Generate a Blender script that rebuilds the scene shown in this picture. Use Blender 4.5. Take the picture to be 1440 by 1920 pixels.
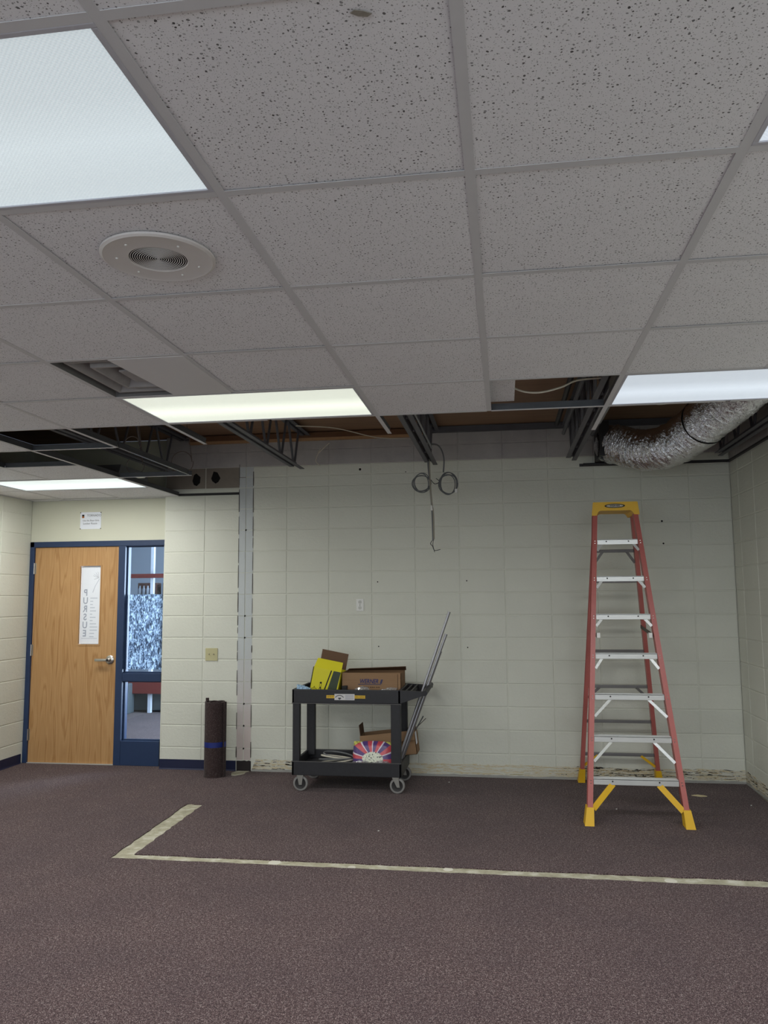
import bpy, bmesh, math, random
from mathutils import Vector, Matrix
random.seed(7)
for o in list(bpy.data.objects): bpy.data.objects.remove(o)
SC = bpy.context.scene
COL = SC.collection

# ------------------------------------------------------------------ camera, world, exposure
F_PX = 1489.64
PITCH, YAW, ROLL = 0.10705, -0.14856, -0.00713
CAM = Vector((2.8317, -7.2794, 1.5871))
cd = bpy.data.cameras.new('camera'); cam = bpy.data.objects.new('camera', cd); COL.objects.link(cam)
fwd = Vector((math.sin(YAW)*math.cos(PITCH), math.cos(YAW)*math.cos(PITCH), math.sin(PITCH)))
rgt = Vector((math.cos(YAW), -math.sin(YAW), 0)); upv = rgt.cross(fwd)
r2 = math.cos(ROLL)*rgt + math.sin(ROLL)*upv; u2 = -math.sin(ROLL)*rgt + math.cos(ROLL)*upv
cam.matrix_world = Matrix(((r2.x, u2.x, -fwd.x, CAM.x), (r2.y, u2.y, -fwd.y, CAM.y), (r2.z, u2.z, -fwd.z, CAM.z), (0, 0, 0, 1)))
cd.sensor_fit = 'VERTICAL'; cd.sensor_height = 36.0; cd.sensor_width = 27.0
cd.lens = F_PX/1920*36; cd.clip_start = 0.05; cd.clip_end = 100
SC.camera = cam
w = bpy.data.worlds.new('world'); SC.world = w; w.use_nodes = True
w.node_tree.nodes['Background'].inputs[0].default_value = (0.55, 0.7, 1.0, 1)
w.node_tree.nodes['Background'].inputs[1].default_value = 0.25
vs = SC.view_settings; vs.view_transform = 'Standard'; vs.look = 'None'; vs.exposure = 0.08; vs.gamma = 1.0; vs.use_curve_mapping = False
LAMP_W = 22.5           # watts of each ceiling troffer

def area(name, loc, rot, sx, sy, power, col=(1, 1, 1)):
    l = bpy.data.lights.new(name, 'AREA'); l.shape = 'RECTANGLE'; l.size = sx; l.size_y = sy; l.energy = power; l.color = col
    o = bpy.data.objects.new(name, l); COL.objects.link(o); o.location = loc; o.rotation_euler = rot
    return o
# daylight of the glazed corridor behind the sidelight
area('corridor_daylight', (0.9, 2.6, 1.7), (math.radians(90), 0, math.radians(105)), 2.2, 2.4, 420, (0.76, 0.88, 1.0))

# fill light for the ceiling: area lamps at three added, unseen windows behind the viewer
for wx in (-.55, 1.47, 3.49):
    area('window_daylight', (wx, -10.36, 1.55), (math.radians(102), 0, 0), 1.7, 1.4, 24, (.84, .92, 1.0))

# ------------------------------------------------------------------ helpers
def lin(r, g, b):
    f = lambda c: ((c/255+0.055)/1.055)**2.4 if c/255 > 0.04045 else c/255/12.92
    return (f(r), f(g), f(b), 1)

class N:
    """small node-graph helper"""
    def __init__(s, name):
        s.m = bpy.data.materials.new(name); s.m.use_nodes = True
        s.t = s.m.node_tree; s.n = s.t.nodes; s.l = s.t.links
        s.b = s.n['Principled BSDF']; s.out = s.n['Material Output']
    def add(s, typ, ins=None, **kw):
        nd = s.n.new(typ)
        for k, v in kw.items(): setattr(nd, k, v)
        for k, v in (ins or {}).items(): s.set(nd.inputs[k], v)
        return nd
    def set(s, sock, v):
        if isinstance(v, bpy.types.NodeSocket): s.l.new(v, sock)
        else: sock.default_value = v
    def math(s, op, a, b=0.0, c=None, clamp=False):
        nd = s.add('ShaderNodeMath', {0: a, 1: b}, operation=op, use_clamp=clamp)
        if c is not None: s.set(nd.inputs[2], c)
        return nd.outputs[0]
    def mix(s, f, a, b):
        nd = s.add('ShaderNodeMix', data_type='RGBA'); s.set(nd.inputs['Factor'], f); s.set(nd.inputs['A'], a); s.set(nd.inputs['B'], b)
        for i in nd.inputs:
            pass
        s.set(nd.inputs[6], a); s.set(nd.inputs[7], b)
        return nd.outputs[2]
    def coord(s, kind='Object'): return s.add('ShaderNodeTexCoord').outputs[kind]
    def pos(s): return s.add('ShaderNodeNewGeometry').outputs['Position']
    def mapping(s, v, scale=(1, 1, 1), loc=(0, 0, 0), rot=(0, 0, 0)):
        return s.add('ShaderNodeMapping', {'Vector': v, 'Scale': scale, 'Location': loc, 'Rotation': rot}).outputs[0]
    def noise(s, v, scale, detail=3, rough=0.55, dist=0.0):
        return s.add('ShaderNodeTexNoise', {'Vector': v, 'Scale': scale, 'Detail': detail, 'Roughness': rough, 'Distortion': dist})
    def ramp(s, f, stops, interp='LINEAR'):
        nd = s.add('ShaderNodeValToRGB', {0: f}); cr = nd.color_ramp; cr.interpolation = interp
        while len(cr.elements) > 1: cr.elements.remove(cr.elements[-1])
        cr.elements[0].position = stops[0][0]; cr.elements[0].color = stops[0][1]
        for p, c in stops[1:]:
            e = cr.elements.new(p); e.color = c
        return nd.outputs[0]
    def bump(s, h, strength=0.3, dist=0.01):
        nd = s.add('ShaderNodeBump', {'Height': h, 'Strength': strength, 'Distance': dist}); s.l.new(nd.outputs[0], s.b.inputs['Normal'])
    def base(s, c, rough=0.6, metal=0.0, spec=0.4):
        s.set(s.b.inputs['Base Color'], c); s.b.inputs['Roughness'].default_value = rough
        s.b.inputs['Metallic'].default_value = metal; s.b.inputs['Specular IOR Level'].default_value = spec
        return s

MATS = {}
def flat(name, rgb, rough=0.6, metal=0.0, spec=0.4, wear=0.12, scale=14):
    """plain colour with a light procedural unevenness"""
    if name in MATS: return MATS[name]
    m = N(name); c = lin(*rgb)
    n = m.noise(m.coord(), scale, 4)
    d = tuple(x*(1-wear) for x in c[:3])+(1,); h = tuple(min(1, x*(1+wear)) for x in c[:3])+(1,)
    m.base(m.mix(n.outputs[0], d, h), rough, metal, spec)
    MATS[name] = m.m; return m.m

# --- mesh collector
class MB:
    def __init__(s): s.v = []; s.f = []; s.mi = []; s.cur = 0
    def add(s, vs, fs):
        k = len(s.v); s.v += [tuple(v) for v in vs]
        for f in fs: s.f.append(tuple(i+k for i in f)); s.mi.append(s.cur)
        return s
    def box(s, x0, x1, y0, y1, z0, z1):
        return s.add([(x0,y0,z0),(x1,y0,z0),(x1,y1,z0),(x0,y1,z0),(x0,y0,z1),(x1,y0,z1),(x1,y1,z1),(x0,y1,z1)],
                     [(0,3,2,1),(4,5,6,7),(0,1,5,4),(1,2,6,5),(2,3,7,6),(3,0,4,7)])
    def bbox(s, x0, x1, y0, y1, z0, z1, b=0.005):
        """chamfered box"""
        bm = bmesh.new(); bmesh.ops.create_cube(bm, size=1)
        for v in bm.verts: v.co = Vector((x0+(v.co.x+.5)*(x1-x0), y0+(v.co.y+.5)*(y1-y0), z0+(v.co.z+.5)*(z1-z0)))
        bmesh.ops.bevel(bm, geom=list(bm.edges), offset=b, segments=2, affect='EDGES', profile=.6)
        bm.verts.index_update()
        s.add([v.co[:] for v in bm.verts], [[v.index for v in f.verts] for f in bm.faces]); bm.free(); return s
    def bar(s, p0, p1, w, d, up=(0, 0, 1)):
        p0, p1 = Vector(p0), Vector(p1); t = (p1-p0).normalized(); a = t.cross(Vector(up))
        if a.length < 1e-4: a = t.cross(Vector((1, 0, 0)))
        a.normalize(); b = a.cross(t).normalized(); V = []
        for p in (p0, p1):
            for sa, sb in ((-1,-1),(1,-1),(1,1),(-1,1)): V.append(p+a*sa*w/2+b*sb*d/2)
        return s.add(V, [(0,3,2,1),(4,5,6,7),(0,1,5,4),(1,2,6,5),(2,3,7,6),(3,0,4,7)])
    def tube(s, pts, r, n=8, closed=False, caps=True):
        pts = [Vector(p) for p in pts]; m = len(pts); V = []; prev = None
        for i, p in enumerate(pts):
            a = pts[(i-1) % m] if (closed or i > 0) else p; b = pts[(i+1) % m] if (closed or i < m-1) else p
            t = (b-a).normalized()
            if prev is None:
                nrm = t.cross(Vector((0, 0, 1)));  nrm = nrm if nrm.length > 1e-3 else t.cross(Vector((1, 0, 0)))
            else: nrm = prev - t*prev.dot(t)
            nrm.normalize(); prev = nrm; bn = t.cross(nrm); rr = r[i] if isinstance(r, (list, tuple)) else r
            for k in range(n):
                an = 2*math.pi*k/n; V.append(p+(nrm*math.cos(an)+bn*math.sin(an))*rr)
        F = []; L = m if closed else m-1
        for i in range(L):
            j = (i+1) % m
            for k in range(n): F.append((i*n+k, i*n+(k+1) % n, j*n+(k+1) % n, j*n+k))
        if caps and not closed: F += [tuple(reversed(range(n))), tuple(range((m-1)*n, m*n))]
        return s.add(V, F)
    def lathe(s, prof, n=32, c=(0, 0, 0), ax='z', cap0=True, cap1=True):
        V = []
        for r, h in prof:
            for k in range(n):
                a = 2*math.pi*k/n; q = (r*math.cos(a), r*math.sin(a), h)
                if ax == 'y': q = (q[0], q[2], -q[1])
                if ax == 'x': q = (q[2], q[0], q[1])
                V.append((q[0]+c[0], q[1]+c[1], q[2]+c[2]))
        F = []
        for i in range(len(prof)-1):
            for k in range(n): F.append((i*n+k, i*n+(k+1) % n, (i+1)*n+(k+1) % n, (i+1)*n+k))
        if cap0: F.append(tuple(reversed(range(n))))
        if cap1: F.append(tuple(range((len(prof)-1)*n, len(prof)*n)))
        return s.add(V, F)
    def prism(s, poly, d0, d1, ax='y'):
        """polygon in the plane normal to ax, extruded d0..d1"""
        def mk(p, d): return {'y': (p[0], d, p[1]), 'z': (p[0], p[1], d), 'x': (d, p[0], p[1])}[ax]
        n = len(poly); V = [mk(p, d0) for p in poly]+[mk(p, d1) for p in poly]
        F = [tuple(range(n)), tuple(reversed(range(n, 2*n)))]+[(i, (i+1) % n, (i+1) % n+n, i+n) for i in range(n)]
        return s.add(V, F)
    def mesh(s, name, mats, smooth=False):
        me = bpy.data.meshes.new(name); me.from_pydata(s.v, [], s.f)
        for m in (mats if isinstance(mats, (list, tuple)) else [mats]): me.materials.append(m)
        for p, k in zip(me.polygons, s.mi): p.material_index = k
        bm = bmesh.new(); bm.from_mesh(me); bmesh.ops.recalc_face_normals(bm, faces=bm.faces)
        bm.to_mesh(me); bm.free()
        if smooth:
            for p in me.polygons: p.use_smooth = True
            try: me.set_sharp_from_angle(angle=math.radians(40))
            except Exception: pass
        me.update(); return me

def origin(o):
    v = Vector((0, 0, 0))
    while o: v += o.location; o = o.parent
    return v
def link(name, me, parent=None, loc=(0, 0, 0)):
    o = bpy.data.objects.new(name, me); COL.objects.link(o); o.parent = parent; o.location = loc; return o
def part(name, mb, mats, parent=None, smooth=False):
    """mesh in world coordinates, moved into the parent's frame"""
    if parent:
        q = origin(parent); mb.v = [(a-q.x, b-q.y, c-q.z) for a, b, c in mb.v]
    return link(name, mb.mesh(name, mats, smooth), parent)
def thing(name, label, cat, loc, group=None):
    o = link(name, None, None, loc); o.empty_display_size = 0.1; return tag(o, label, cat, group)
def tag(o, label, cat, group=None, kind=None):
    o['label'] = label; o['category'] = cat
    if group: o['group'] = group
    if kind: o['kind'] = kind
    return o
def solo(name, mb, mats, label, cat, group=None, smooth=False):
    """a one-mesh thing with its origin at its base"""
    xs, ys, zs = zip(*mb.v); q = ((min(xs)+max(xs))/2, (min(ys)+max(ys))/2, min(zs))
    mb.v = [(a-q[0], b-q[1], c-q[2]) for a, b, c in mb.v]
    o = link(name, mb.mesh(name, mats, smooth), None, q); return tag(o, label, cat, group)
def struct(name, mb, mats, parent=None, label=None):
    o = part(name, mb, mats, parent)
    if parent is None: o['kind'] = 'structure'
    if label: o['label'] = label
    return o
def text_mesh(body, size, align='CENTER', extrude=0.0, shear=0.0, sx=1.0, bold=0.0):
    c = bpy.data.curves.new('lettering', 'FONT'); c.body = body; c.size = size; c.align_x = align; c.align_y = 'CENTER'; c.extrude = extrude; c.shear = shear
    c.resolution_u = 3; c.offset = bold
    o = bpy.data.objects.new('lettering', c); COL.objects.link(o); bpy.context.view_layer.update()
    me = bpy.data.meshes.new_from_object(o.evaluated_get(bpy.context.evaluated_depsgraph_get()))
    bpy.data.objects.remove(o); bpy.data.curves.remove(c)
    for v in me.vertices: v.co.x *= sx
    return me
def lettering(body, size, loc, mat, parent, flip=False, name='lettering', shear=0.0, sx=1.0, bold=0.0):
    """text standing in the xz plane and facing -y (towards the room)"""
    me = text_mesh(body, size, shear=shear, sx=(-sx if flip else sx), bold=bold)
    me.transform(Matrix.Rotation(math.radians(90), 4, 'X')); me.materials.clear(); me.materials.append(mat)
    q = origin(parent) if parent else Vector((0, 0, 0)); return link(name, me, parent, Vector(loc)-q)
def catmull(pts, n=8):
    P = [Vector(p) for p in pts]; P = [2*P[0]-P[1]]+P+[2*P[-1]-P[-2]]; out = []
    for i in range(1, len(P)-2):
        for k in range(n):
            t = k/n; a, b, c, d = P[i-1:i+3]
            out.append(.5*((2*b)+(c-a)*t+(2*a-5*b+4*c-d)*t*t+(3*b-a-3*c+d)*t**3))
    out.append(P[-2]); return out

# ------------------------------------------------------------------ materials
def m_blockpaint():
    m = N('painted_block'); p = m.pos()
    ob = m.add('ShaderNodeObjectInfo').outputs['Random']
    n1 = m.noise(p, 2.2, 3); n2 = m.noise(p, 130, 4, .6); n3 = m.noise(m.mapping(p, (8, 8, 40)), 3, 3)
    c = m.mix(n1.outputs[0], lin(208, 209, 197), lin(217, 218, 206))
    c = m.mix(m.math('MULTIPLY', ob, .18), c, lin(198, 199, 187))
    sc = m.math('GREATER_THAN', n3.outputs[0], .74)
    c = m.mix(m.math('MULTIPLY', sc, .14), c, lin(150, 148, 135))
    m.base(c, .48, spec=.35)
    h = m.math('ADD', n2.outputs[0], m.math('MULTIPLY', m.noise(p, 38, 3).outputs[0], 1.3))
    m.bump(h, .32, .006); return m.m
def m_rawblock():
    m = N('bare_block'); p = m.pos(); n = m.noise(p, 5, 5, .65); n2 = m.noise(p, 160, 3)
    c = m.mix(n.outputs[0], lin(150, 147, 148), lin(188, 184, 182)); m.base(c, .9, spec=.2); m.bump(n2.outputs[0], .5, .004); return m.m
def m_tile():
    m = N('fissured_tile'); p = m.coord(); rnd = m.add('ShaderNodeObjectInfo').outputs['Random']
    off = m.add('ShaderNodeCombineXYZ', {0: m.math('MULTIPLY', rnd, 37.0), 1: m.math('MULTIPLY', rnd, 91.0), 2: 0.0}).outputs[0]
    v = m.add('ShaderNodeVectorMath', {0: p, 1: off}, operation='ADD').outputs[0]
    wob = m.noise(v, 55, 2); vv = m.add('ShaderNodeVectorMath', {0: v, 1: m.add('ShaderNodeVectorMath', {0: wob.outputs[1], 3: .010}, operation='SCALE').outputs[0]}, operation='ADD').outputs[0]
    def pits(scale, rmax, keep):
        vo = m.add('ShaderNodeTexVoronoi', {'Vector': vv, 'Scale': scale}, voronoi_dimensions='2D')
        sep = m.add('ShaderNodeSeparateColor', {0: vo.outputs['Color']})
        rad = m.math('MULTIPLY', m.math('MULTIPLY', sep.outputs[0], sep.outputs[0]), rmax)
        hit = m.math('LESS_THAN', vo.outputs['Distance'], m.math('ADD', rad, .07))
        return m.math('MULTIPLY', hit, m.math('LESS_THAN', sep.outputs[1], keep)), sep.outputs[2]
    a, sh = pits(104, .20, .74); b, _ = pits(200, .20, .5)
    c = m.mix(m.noise(v, 7, 3).outputs[0], lin(230, 230, 234), lin(238, 238, 241))
    c = m.mix(m.math('MULTIPLY', b, .5), c, lin(96, 93, 93))
    c = m.mix(m.math('MULTIPLY', a, m.math('ADD', m.math('MULTIPLY', sh, .5), .45)), c, lin(62, 60, 60))
    m.base(c, .92, spec=.15)
    h = m.math('SUBTRACT', m.math('MULTIPLY', m.noise(v, 240, 2).outputs[0], .25), m.math('MAXIMUM', a, m.math('MULTIPLY', b, .6)))
    m.bump(h, .5, .004); return m.m
def m_carpet(name, dark=1.0, soft=0.0):
    m = N(name); v = m.pos()
    n1 = m.noise(v, 210, 2, .6); n2 = m.noise(v, 2.2, 4, .6); n4 = m.noise(v, 75, 3, .75); n3 = m.add('ShaderNodeTexVoronoi', {'Vector': v, 'Scale': 260.0})
    s = lambda r, g, b: tuple(x*dark for x in lin(r, g, b)[:3])+(1,)
    f = m.math('ADD', m.math('MULTIPLY', n1.outputs[0], .62), m.math('MULTIPLY', n4.outputs[0], .38))
    c = m.ramp(f, [(.37, s(30, 18, 20)), (.46, s(78, 58, 60)), (.53, s(112, 90, 90)), (.60, s(164, 142, 140)), (.68, s(226, 208, 204))])
    sp = m.add('ShaderNodeSeparateColor', {0: n3.outputs['Color']}); lone = m.math('GREATER_THAN', sp.outputs[0], .93)
    c = m.mix(m.math('MULTIPLY', lone, .55), c, s(206, 190, 186))
    c = m.mix(m.math('MULTIPLY', m.math('SUBTRACT', n2.outputs[0], .35, clamp=True), .9), c, s(72, 58, 66))
    c = m.mix(soft, c, s(100, 84, 82))
    m.base(c, .95, spec=.1); m.b.inputs['Sheen Weight'].default_value = .08
    m.bump(f, .7, .006); return m.m
def m_oak():
    m = N('oak_veneer'); p = m.pos()
    v = m.mapping(p, (1, 1, .085)); w = m.noise(v, 5.5, 3, .5)
    q = m.math('FRACT', m.math('MULTIPLY', w.outputs[0], 9.0)); q = m.math('ABSOLUTE', m.math('SUBTRACT', q, .5))
    fine = m.noise(m.mapping(p, (1, 1, .02)), 120, 3, .6)
    c = m.ramp(q, [(0, lin(182, 140, 92)), (.32, lin(194, 153, 104)), (.5, lin(168, 124, 76))])
    c = m.mix(m.math('MULTIPLY', fine.outputs[0], .45), c, lin(156, 114, 70))
    m.base(c, .42, spec=.45); m.bump(fine.outputs[0], .06, .002); return m.m
def m_slab():
    m = N('slab_adhesive'); p = m.pos(); n = m.noise(p, 9, 5, .7); n2 = m.noise(p, 60, 3)
    c = m.ramp(n.outputs[0], [(.3, lin(146, 141, 121)), (.5, lin(174, 169, 147)), (.68, lin(208, 205, 192))])
    m.base(c, .8, spec=.25); m.bump(n2.outputs[0], .6, .006); return m.m
def m_adhesive():
    """dried baseboard glue: pale cream with ochre and black streaks, blacker towards the ladder"""
    m = N('baseboard_glue'); p = m.pos(); s = m.add('ShaderNodeSeparateXYZ', {0: p})
    wob = m.noise(p, 6, 3); v = m.mapping(p, (1.6, 1.6, 46))
    v = m.add('ShaderNodeVectorMath', {0: v, 1: m.add('ShaderNodeVectorMath', {0: wob.outputs[1], 3: 1.5}, operation='SCALE').outputs[0]}, operation='ADD').outputs[0]
    n = m.noise(v, 1.2, 4, .62); n2 = m.noise(v, 2.3, 4, .65)
    c = m.ramp(n.outputs[0], [(.40, lin(208, 208, 196)), (.47, lin(204, 198, 172)), (.50, lin(196, 172, 122)), (.53, lin(208, 206, 192)), (.60, lin(212, 211, 200)), (.66, lin(178, 170, 138))])
    right = m.math('MULTIPLY', m.math('SUBTRACT', s.outputs[0], 2.9), 1.6, clamp=True)
    left = m.math('MULTIPLY', m.math('SUBTRACT', 1.25, s.outputs[0]), 3.0, clamp=True)
    side = m.math('MAXIMUM', right, left)
    thr = m.math('SUBTRACT', .76, m.math('MULTIPLY', side, .195))
    c = m.mix(m.math('GREATER_THAN', n2.outputs[0], thr), c, lin(30, 24, 20))
    low = m.math('LESS_THAN', m.math('ADD', s.outputs[2], m.math('MULTIPLY', wob.outputs[0], .03)), .036)
    c = m.mix(low, c, m.mix(n.outputs[0], lin(140, 140, 136), lin(185, 184, 176)))
    m.base(c, .7); m.bump(n2.outputs[0], .7, .008); return m.m
def m_scar():
    """wall never painted behind the removed partition: bluish above, pinkish below"""
    m = N('partition_scar'); s = m.add('ShaderNodeSeparateXYZ', {0: m.pos()}); n = m.noise(m.pos(), 14, 4)
    f = m.math('MULTIPLY', m.math('SUBTRACT', 1.35, m.math('ADD', s.outputs[2], m.math('MULTIPLY', n.outputs[0], .4))), 1.2, clamp=True)
    c = m.mix(f, lin(190, 195, 196), lin(192, 180, 175)); m.base(c, .6); m.bump(m.noise(m.pos(), 90, 3).outputs[0], .3, .004); return m.m
def m_lens(name, tint, tube, base):
    """prismatic acrylic lens lit by the tubes behind it"""
    m = N(name); p = m.coord(); s = m.add('ShaderNodeSeparateXYZ', {0: p})
    sx = m.math('SINE', m.math('MULTIPLY', s.outputs[0], 2*math.pi/.0105)); sy = m.math('SINE', m.math('MULTIPLY', s.outputs[1], 2*math.pi/.0105))
    pr = m.math('MULTIPLY', m.math('MULTIPLY', sx, sy), .10)
    t1 = m.math('ABSOLUTE', m.math('SUBTRACT', s.outputs[1], .05)); t2 = m.math('ABSOLUTE', m.math('ADD', s.outputs[1], .15))
    g = m.math('SUBTRACT', 1.0, m.math('MULTIPLY', t1, 6.5), clamp=True)
    lev = m.math('ADD', m.math('MULTIPLY', g, tube), 1.0)
    lev = m.math('ADD', lev, m.math('MULTIPLY', s.outputs[1], .25))
    lev = m.math('MULTIPLY', m.math('ADD', lev, pr), base)
    m.base((.5, .5, .5, 1), .3); m.set(m.b.inputs['Emission Color'], tint); m.set(m.b.inputs['Emission Strength'], lev)
    m.bump(m.math('MULTIPLY', sx, sy), .3, .002); return m.m
def m_foil():
    m = N('duct_foil'); p = m.coord(); n = m.noise(p, 34, 4, .7, .6); n2 = m.noise(p, 90, 2)
    m.base(lin(200, 200, 202), .15, 1.0); m.bump(m.math('ADD', n.outputs[0], m.math('MULTIPLY', n2.outputs[0], .2)), .45, .02); return m.m
def m_glass(name, tint=(.9, .95, 1, 1)):
    m = N(name); tr = m.add('ShaderNodeBsdfTransparent', {0: tint}); gl = m.add('ShaderNodeBsdfGlossy', {0: (1, 1, 1, 1), 1: .03})
    fr = m.add('ShaderNodeFresnel', {0: 1.35}); mx = m.add('ShaderNodeMixShader', {0: fr.outputs[0], 1: tr.outputs[0], 2: gl.outputs[0]})
    m.l.new(mx.outputs[0], m.out.inputs[0]); return m.m
def m_film():
    m = N('rain_film'); p = m.mapping(m.pos(), (1, 1, .38), rot=(0, math.radians(12), 0))
    n = m.noise(p, 68, 3, .6, 1.2); c = m.ramp(n.outputs[0], [(.40, lin(104, 116, 132)), (.50, lin(170, 184, 200)), (.60, lin(236, 244, 250))])
    d = m.add('ShaderNodeBsdfDiffuse', {0: c}); t = m.add('ShaderNodeBsdfTranslucent', {0: c}); mx = m.add('ShaderNodeMixShader', {0: .6, 1: d.outputs[0], 2: t.outputs[0]})
    m.l.new(mx.outputs[0], m.out.inputs[0]); return m.m
def m_plastic_sheet():
    m = N('clear_plastic'); tr = m.add('ShaderNodeBsdfTransparent', {0: (.93, .94, .95, 1)}); gl = m.add('ShaderNodeBsdfGlossy', {0: (1, 1, 1, 1), 1: .12}); df = m.add('ShaderNodeBsdfDiffuse', {0: (.8, .82, .84, 1)})
    a = m.add('ShaderNodeMixShader', {0: .45, 1: gl.outputs[0], 2: df.outputs[0]}); b = m.add('ShaderNodeMixShader', {0: .42, 1: tr.outputs[0], 2: a.outputs[0]})
    m.l.new(b.outputs[0], m.out.inputs[0]); return m.m
def m_bag():
    m = N('printed_bag'); p = m.coord(); s = m.add('ShaderNodeSeparateXYZ', {0: p}); x = s.outputs[0]; z = m.math('SUBTRACT', s.outputs[2], .075)
    ang = m.math('ARCTAN2', z, x); r = m.math('SQRT', m.math('ADD', m.math('POWER', m.math('ABSOLUTE', x), 2.0), m.math('MULTIPLY', m.math('POWER', m.math('ABSOLUTE', z), 2.0), 2.4)))
    k = m.math('FRACT', m.math('MULTIPLY', ang, 1.55)); n = m.noise(p, 75, 3)
    c = m.mix(m.math('GREATER_THAN', k, .5), lin(92, 70, 128), lin(206, 82, 92))
    edge = m.math('LESS_THAN', m.math('ABSOLUTE', m.math('SUBTRACT', k, .5)), .06)
    c = m.mix(edge, c, lin(226, 216, 226))
    blk = m.math('GREATER_THAN', n.outputs[0], .58)
    inn = m.mix(blk, lin(222, 224, 206), lin(70, 74, 66)); yel = m.mix(blk, lin(214, 208, 110), lin(64, 70, 40))
    c = m.mix(m.math('LESS_THAN', r, .088), c, inn)
    c = m.mix(m.math('GREATER_THAN', r, .222), c, yel)
    c = m.mix(m.math('LESS_THAN', s.outputs[2], .04), c, m.mix(blk, lin(206, 208, 204), lin(120, 124, 110)))
    m.base(c, .3, spec=.5); m.bump(m.noise(p, 30, 3).outputs[0], .5, .01); return m.m
def m_board(name='cardboard', rgb=(150, 120, 92)):
    m = N(name); p = m.coord(); n = m.noise(m.mapping(p, (1, 1, 14)), 9, 3); c = lin(*rgb); d = tuple(x*.82 for x in c[:3])+(1,)
    m.base(m.mix(n.outputs[0], d, c), .85, spec=.15); return m.m
def m_cartplastic():
    m = N('cart_plastic'); p = m.coord(); n = m.noise(p, 40, 5, .7); n2 = m.noise(p, 130, 3, .7)
    c = m.mix(m.math('GREATER_THAN', n2.outputs[0], .735), m.mix(n.outputs[0], lin(30, 30, 33), lin(46, 46, 50)), lin(118, 116, 112))
    m.base(c, .5, spec=.4); m.bump(n2.outputs[0], .15, .003); return m.m
def m_alu():
    m = N('step_aluminium'); p = m.coord(); n = m.noise(m.mapping(p, (1, 20, 20)), 6, 4, .6)
    m.base(m.mix(n.outputs[0], lin(196, 198, 198), lin(232, 232, 228)), .42, .55); return m.m
def m_deck():
    m = N('wood_deck'); p = m.pos(); n = m.noise(m.mapping(p, (.25, 3, 1)), 6, 4); n2 = m.noise(p, 1.1, 3)
    c = m.mix(n.outputs[0], lin(124, 94, 72), lin(172, 136, 104)); c = m.mix(m.math('MULTIPLY', n2.outputs[0], .6), c, lin(116, 104, 100)); m.base(c, .8, spec=.2); return m.m

PAINT = m_blockpaint(); RAW = m_rawblock(); TILE = m_tile(); CARPET = m_carpet('carpet_pile', .62); OAK = m_oak(); SLAB = m_slab()
GLUE = m_adhesive(); SCAR = m_scar(); FOIL = m_foil(); GLASS = m_glass('pane_glass'); FILM = m_film(); CLEAR = m_plastic_sheet(); BAG = m_bag()
BOARD = m_board(); BOARD2 = m_board('cardboard_inside', (112, 88, 70)); CART = m_cartplastic(); ALU = m_alu(); DECK = m_deck()
TEE = flat('tee_white', (206, 206, 209), .55, wear=.04); GALV = flat('galvanised', (120, 124, 126), .4, .7)
DRY = flat('smooth_wall_paint', (208, 208, 190), .5, wear=.03, scale=3); NAVY = flat('navy_paint', (38, 56, 88), .42, wear=.1)
VINYL = flat('navy_vinyl', (26, 32, 62), .5); STEEL = flat('joist_steel', (92, 92, 98), .6, .2); CHROME = flat('satin_chrome', (196, 192, 186), .28, 1.0, wear=.03)
BLACK = flat('black_ink', (16, 15, 16), .6); DARK = flat('dark_void', (20, 19, 19), .95); WHITE = flat('white_plastic', (228, 228, 224), .45, wear=.03)
IVORY = flat('ivory_plate', (186, 180, 140), .45, wear=.03); PAPER = flat('white_paper', (232, 236, 244), .8, wear=.02); INKG = flat('grey_print', (190, 196, 208), .8, wear=.04)
FIBRE = flat('fibreglass_red', (176, 98, 92), .38, wear=.08, scale=30); YELLOW = flat('safety_yellow', (226, 178, 34), .45, wear=.06); LEMON = flat('lemon_card', (214, 204, 38), .5, wear=.04)
GREEN = flat('dark_green_print', (56, 66, 48), .5); BLUEP = flat('blue_wrap', (150, 178, 204), .25, wear=.3, scale=60); BLUEINK = flat('blue_print', (36, 44, 96), .6)
TAPE = flat('blue_tape', (24, 40, 112), .5); WIREG = flat('grey_cable', (104, 106, 108), .5); WIREW = flat('white_cable', (206, 200, 184), .5); WIRED = flat('dark_cable', (44, 42, 44), .6)
RUBBER = flat('grey_rubber', (128, 126, 124), .6); HUB = flat('dark_hub', (44, 42, 42), .5); EMT = flat('conduit_steel', (150, 150, 154), .38, .75); PINE = flat('pine_nailer', (176, 140, 104), .8, wear=.2, scale=22)
SPEAK = flat('speaker_white', (212, 208, 206), .5, wear=.02); MESHD = flat('speaker_mesh_dark', (66, 64, 66), .8)

# ------------------------------------------------------------------ room shell
XL, XR, YB, YD, YREAR = -1.88, 4.817, 0.0, 0.11, -10.372
ZC = 2.5785; T = .6096; gx = lambda c: 2.7745+T*c; gy = lambda r: -5.4956+T*r
B8, B16 = .2032, .4064; ZDECK = 3.16

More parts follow.
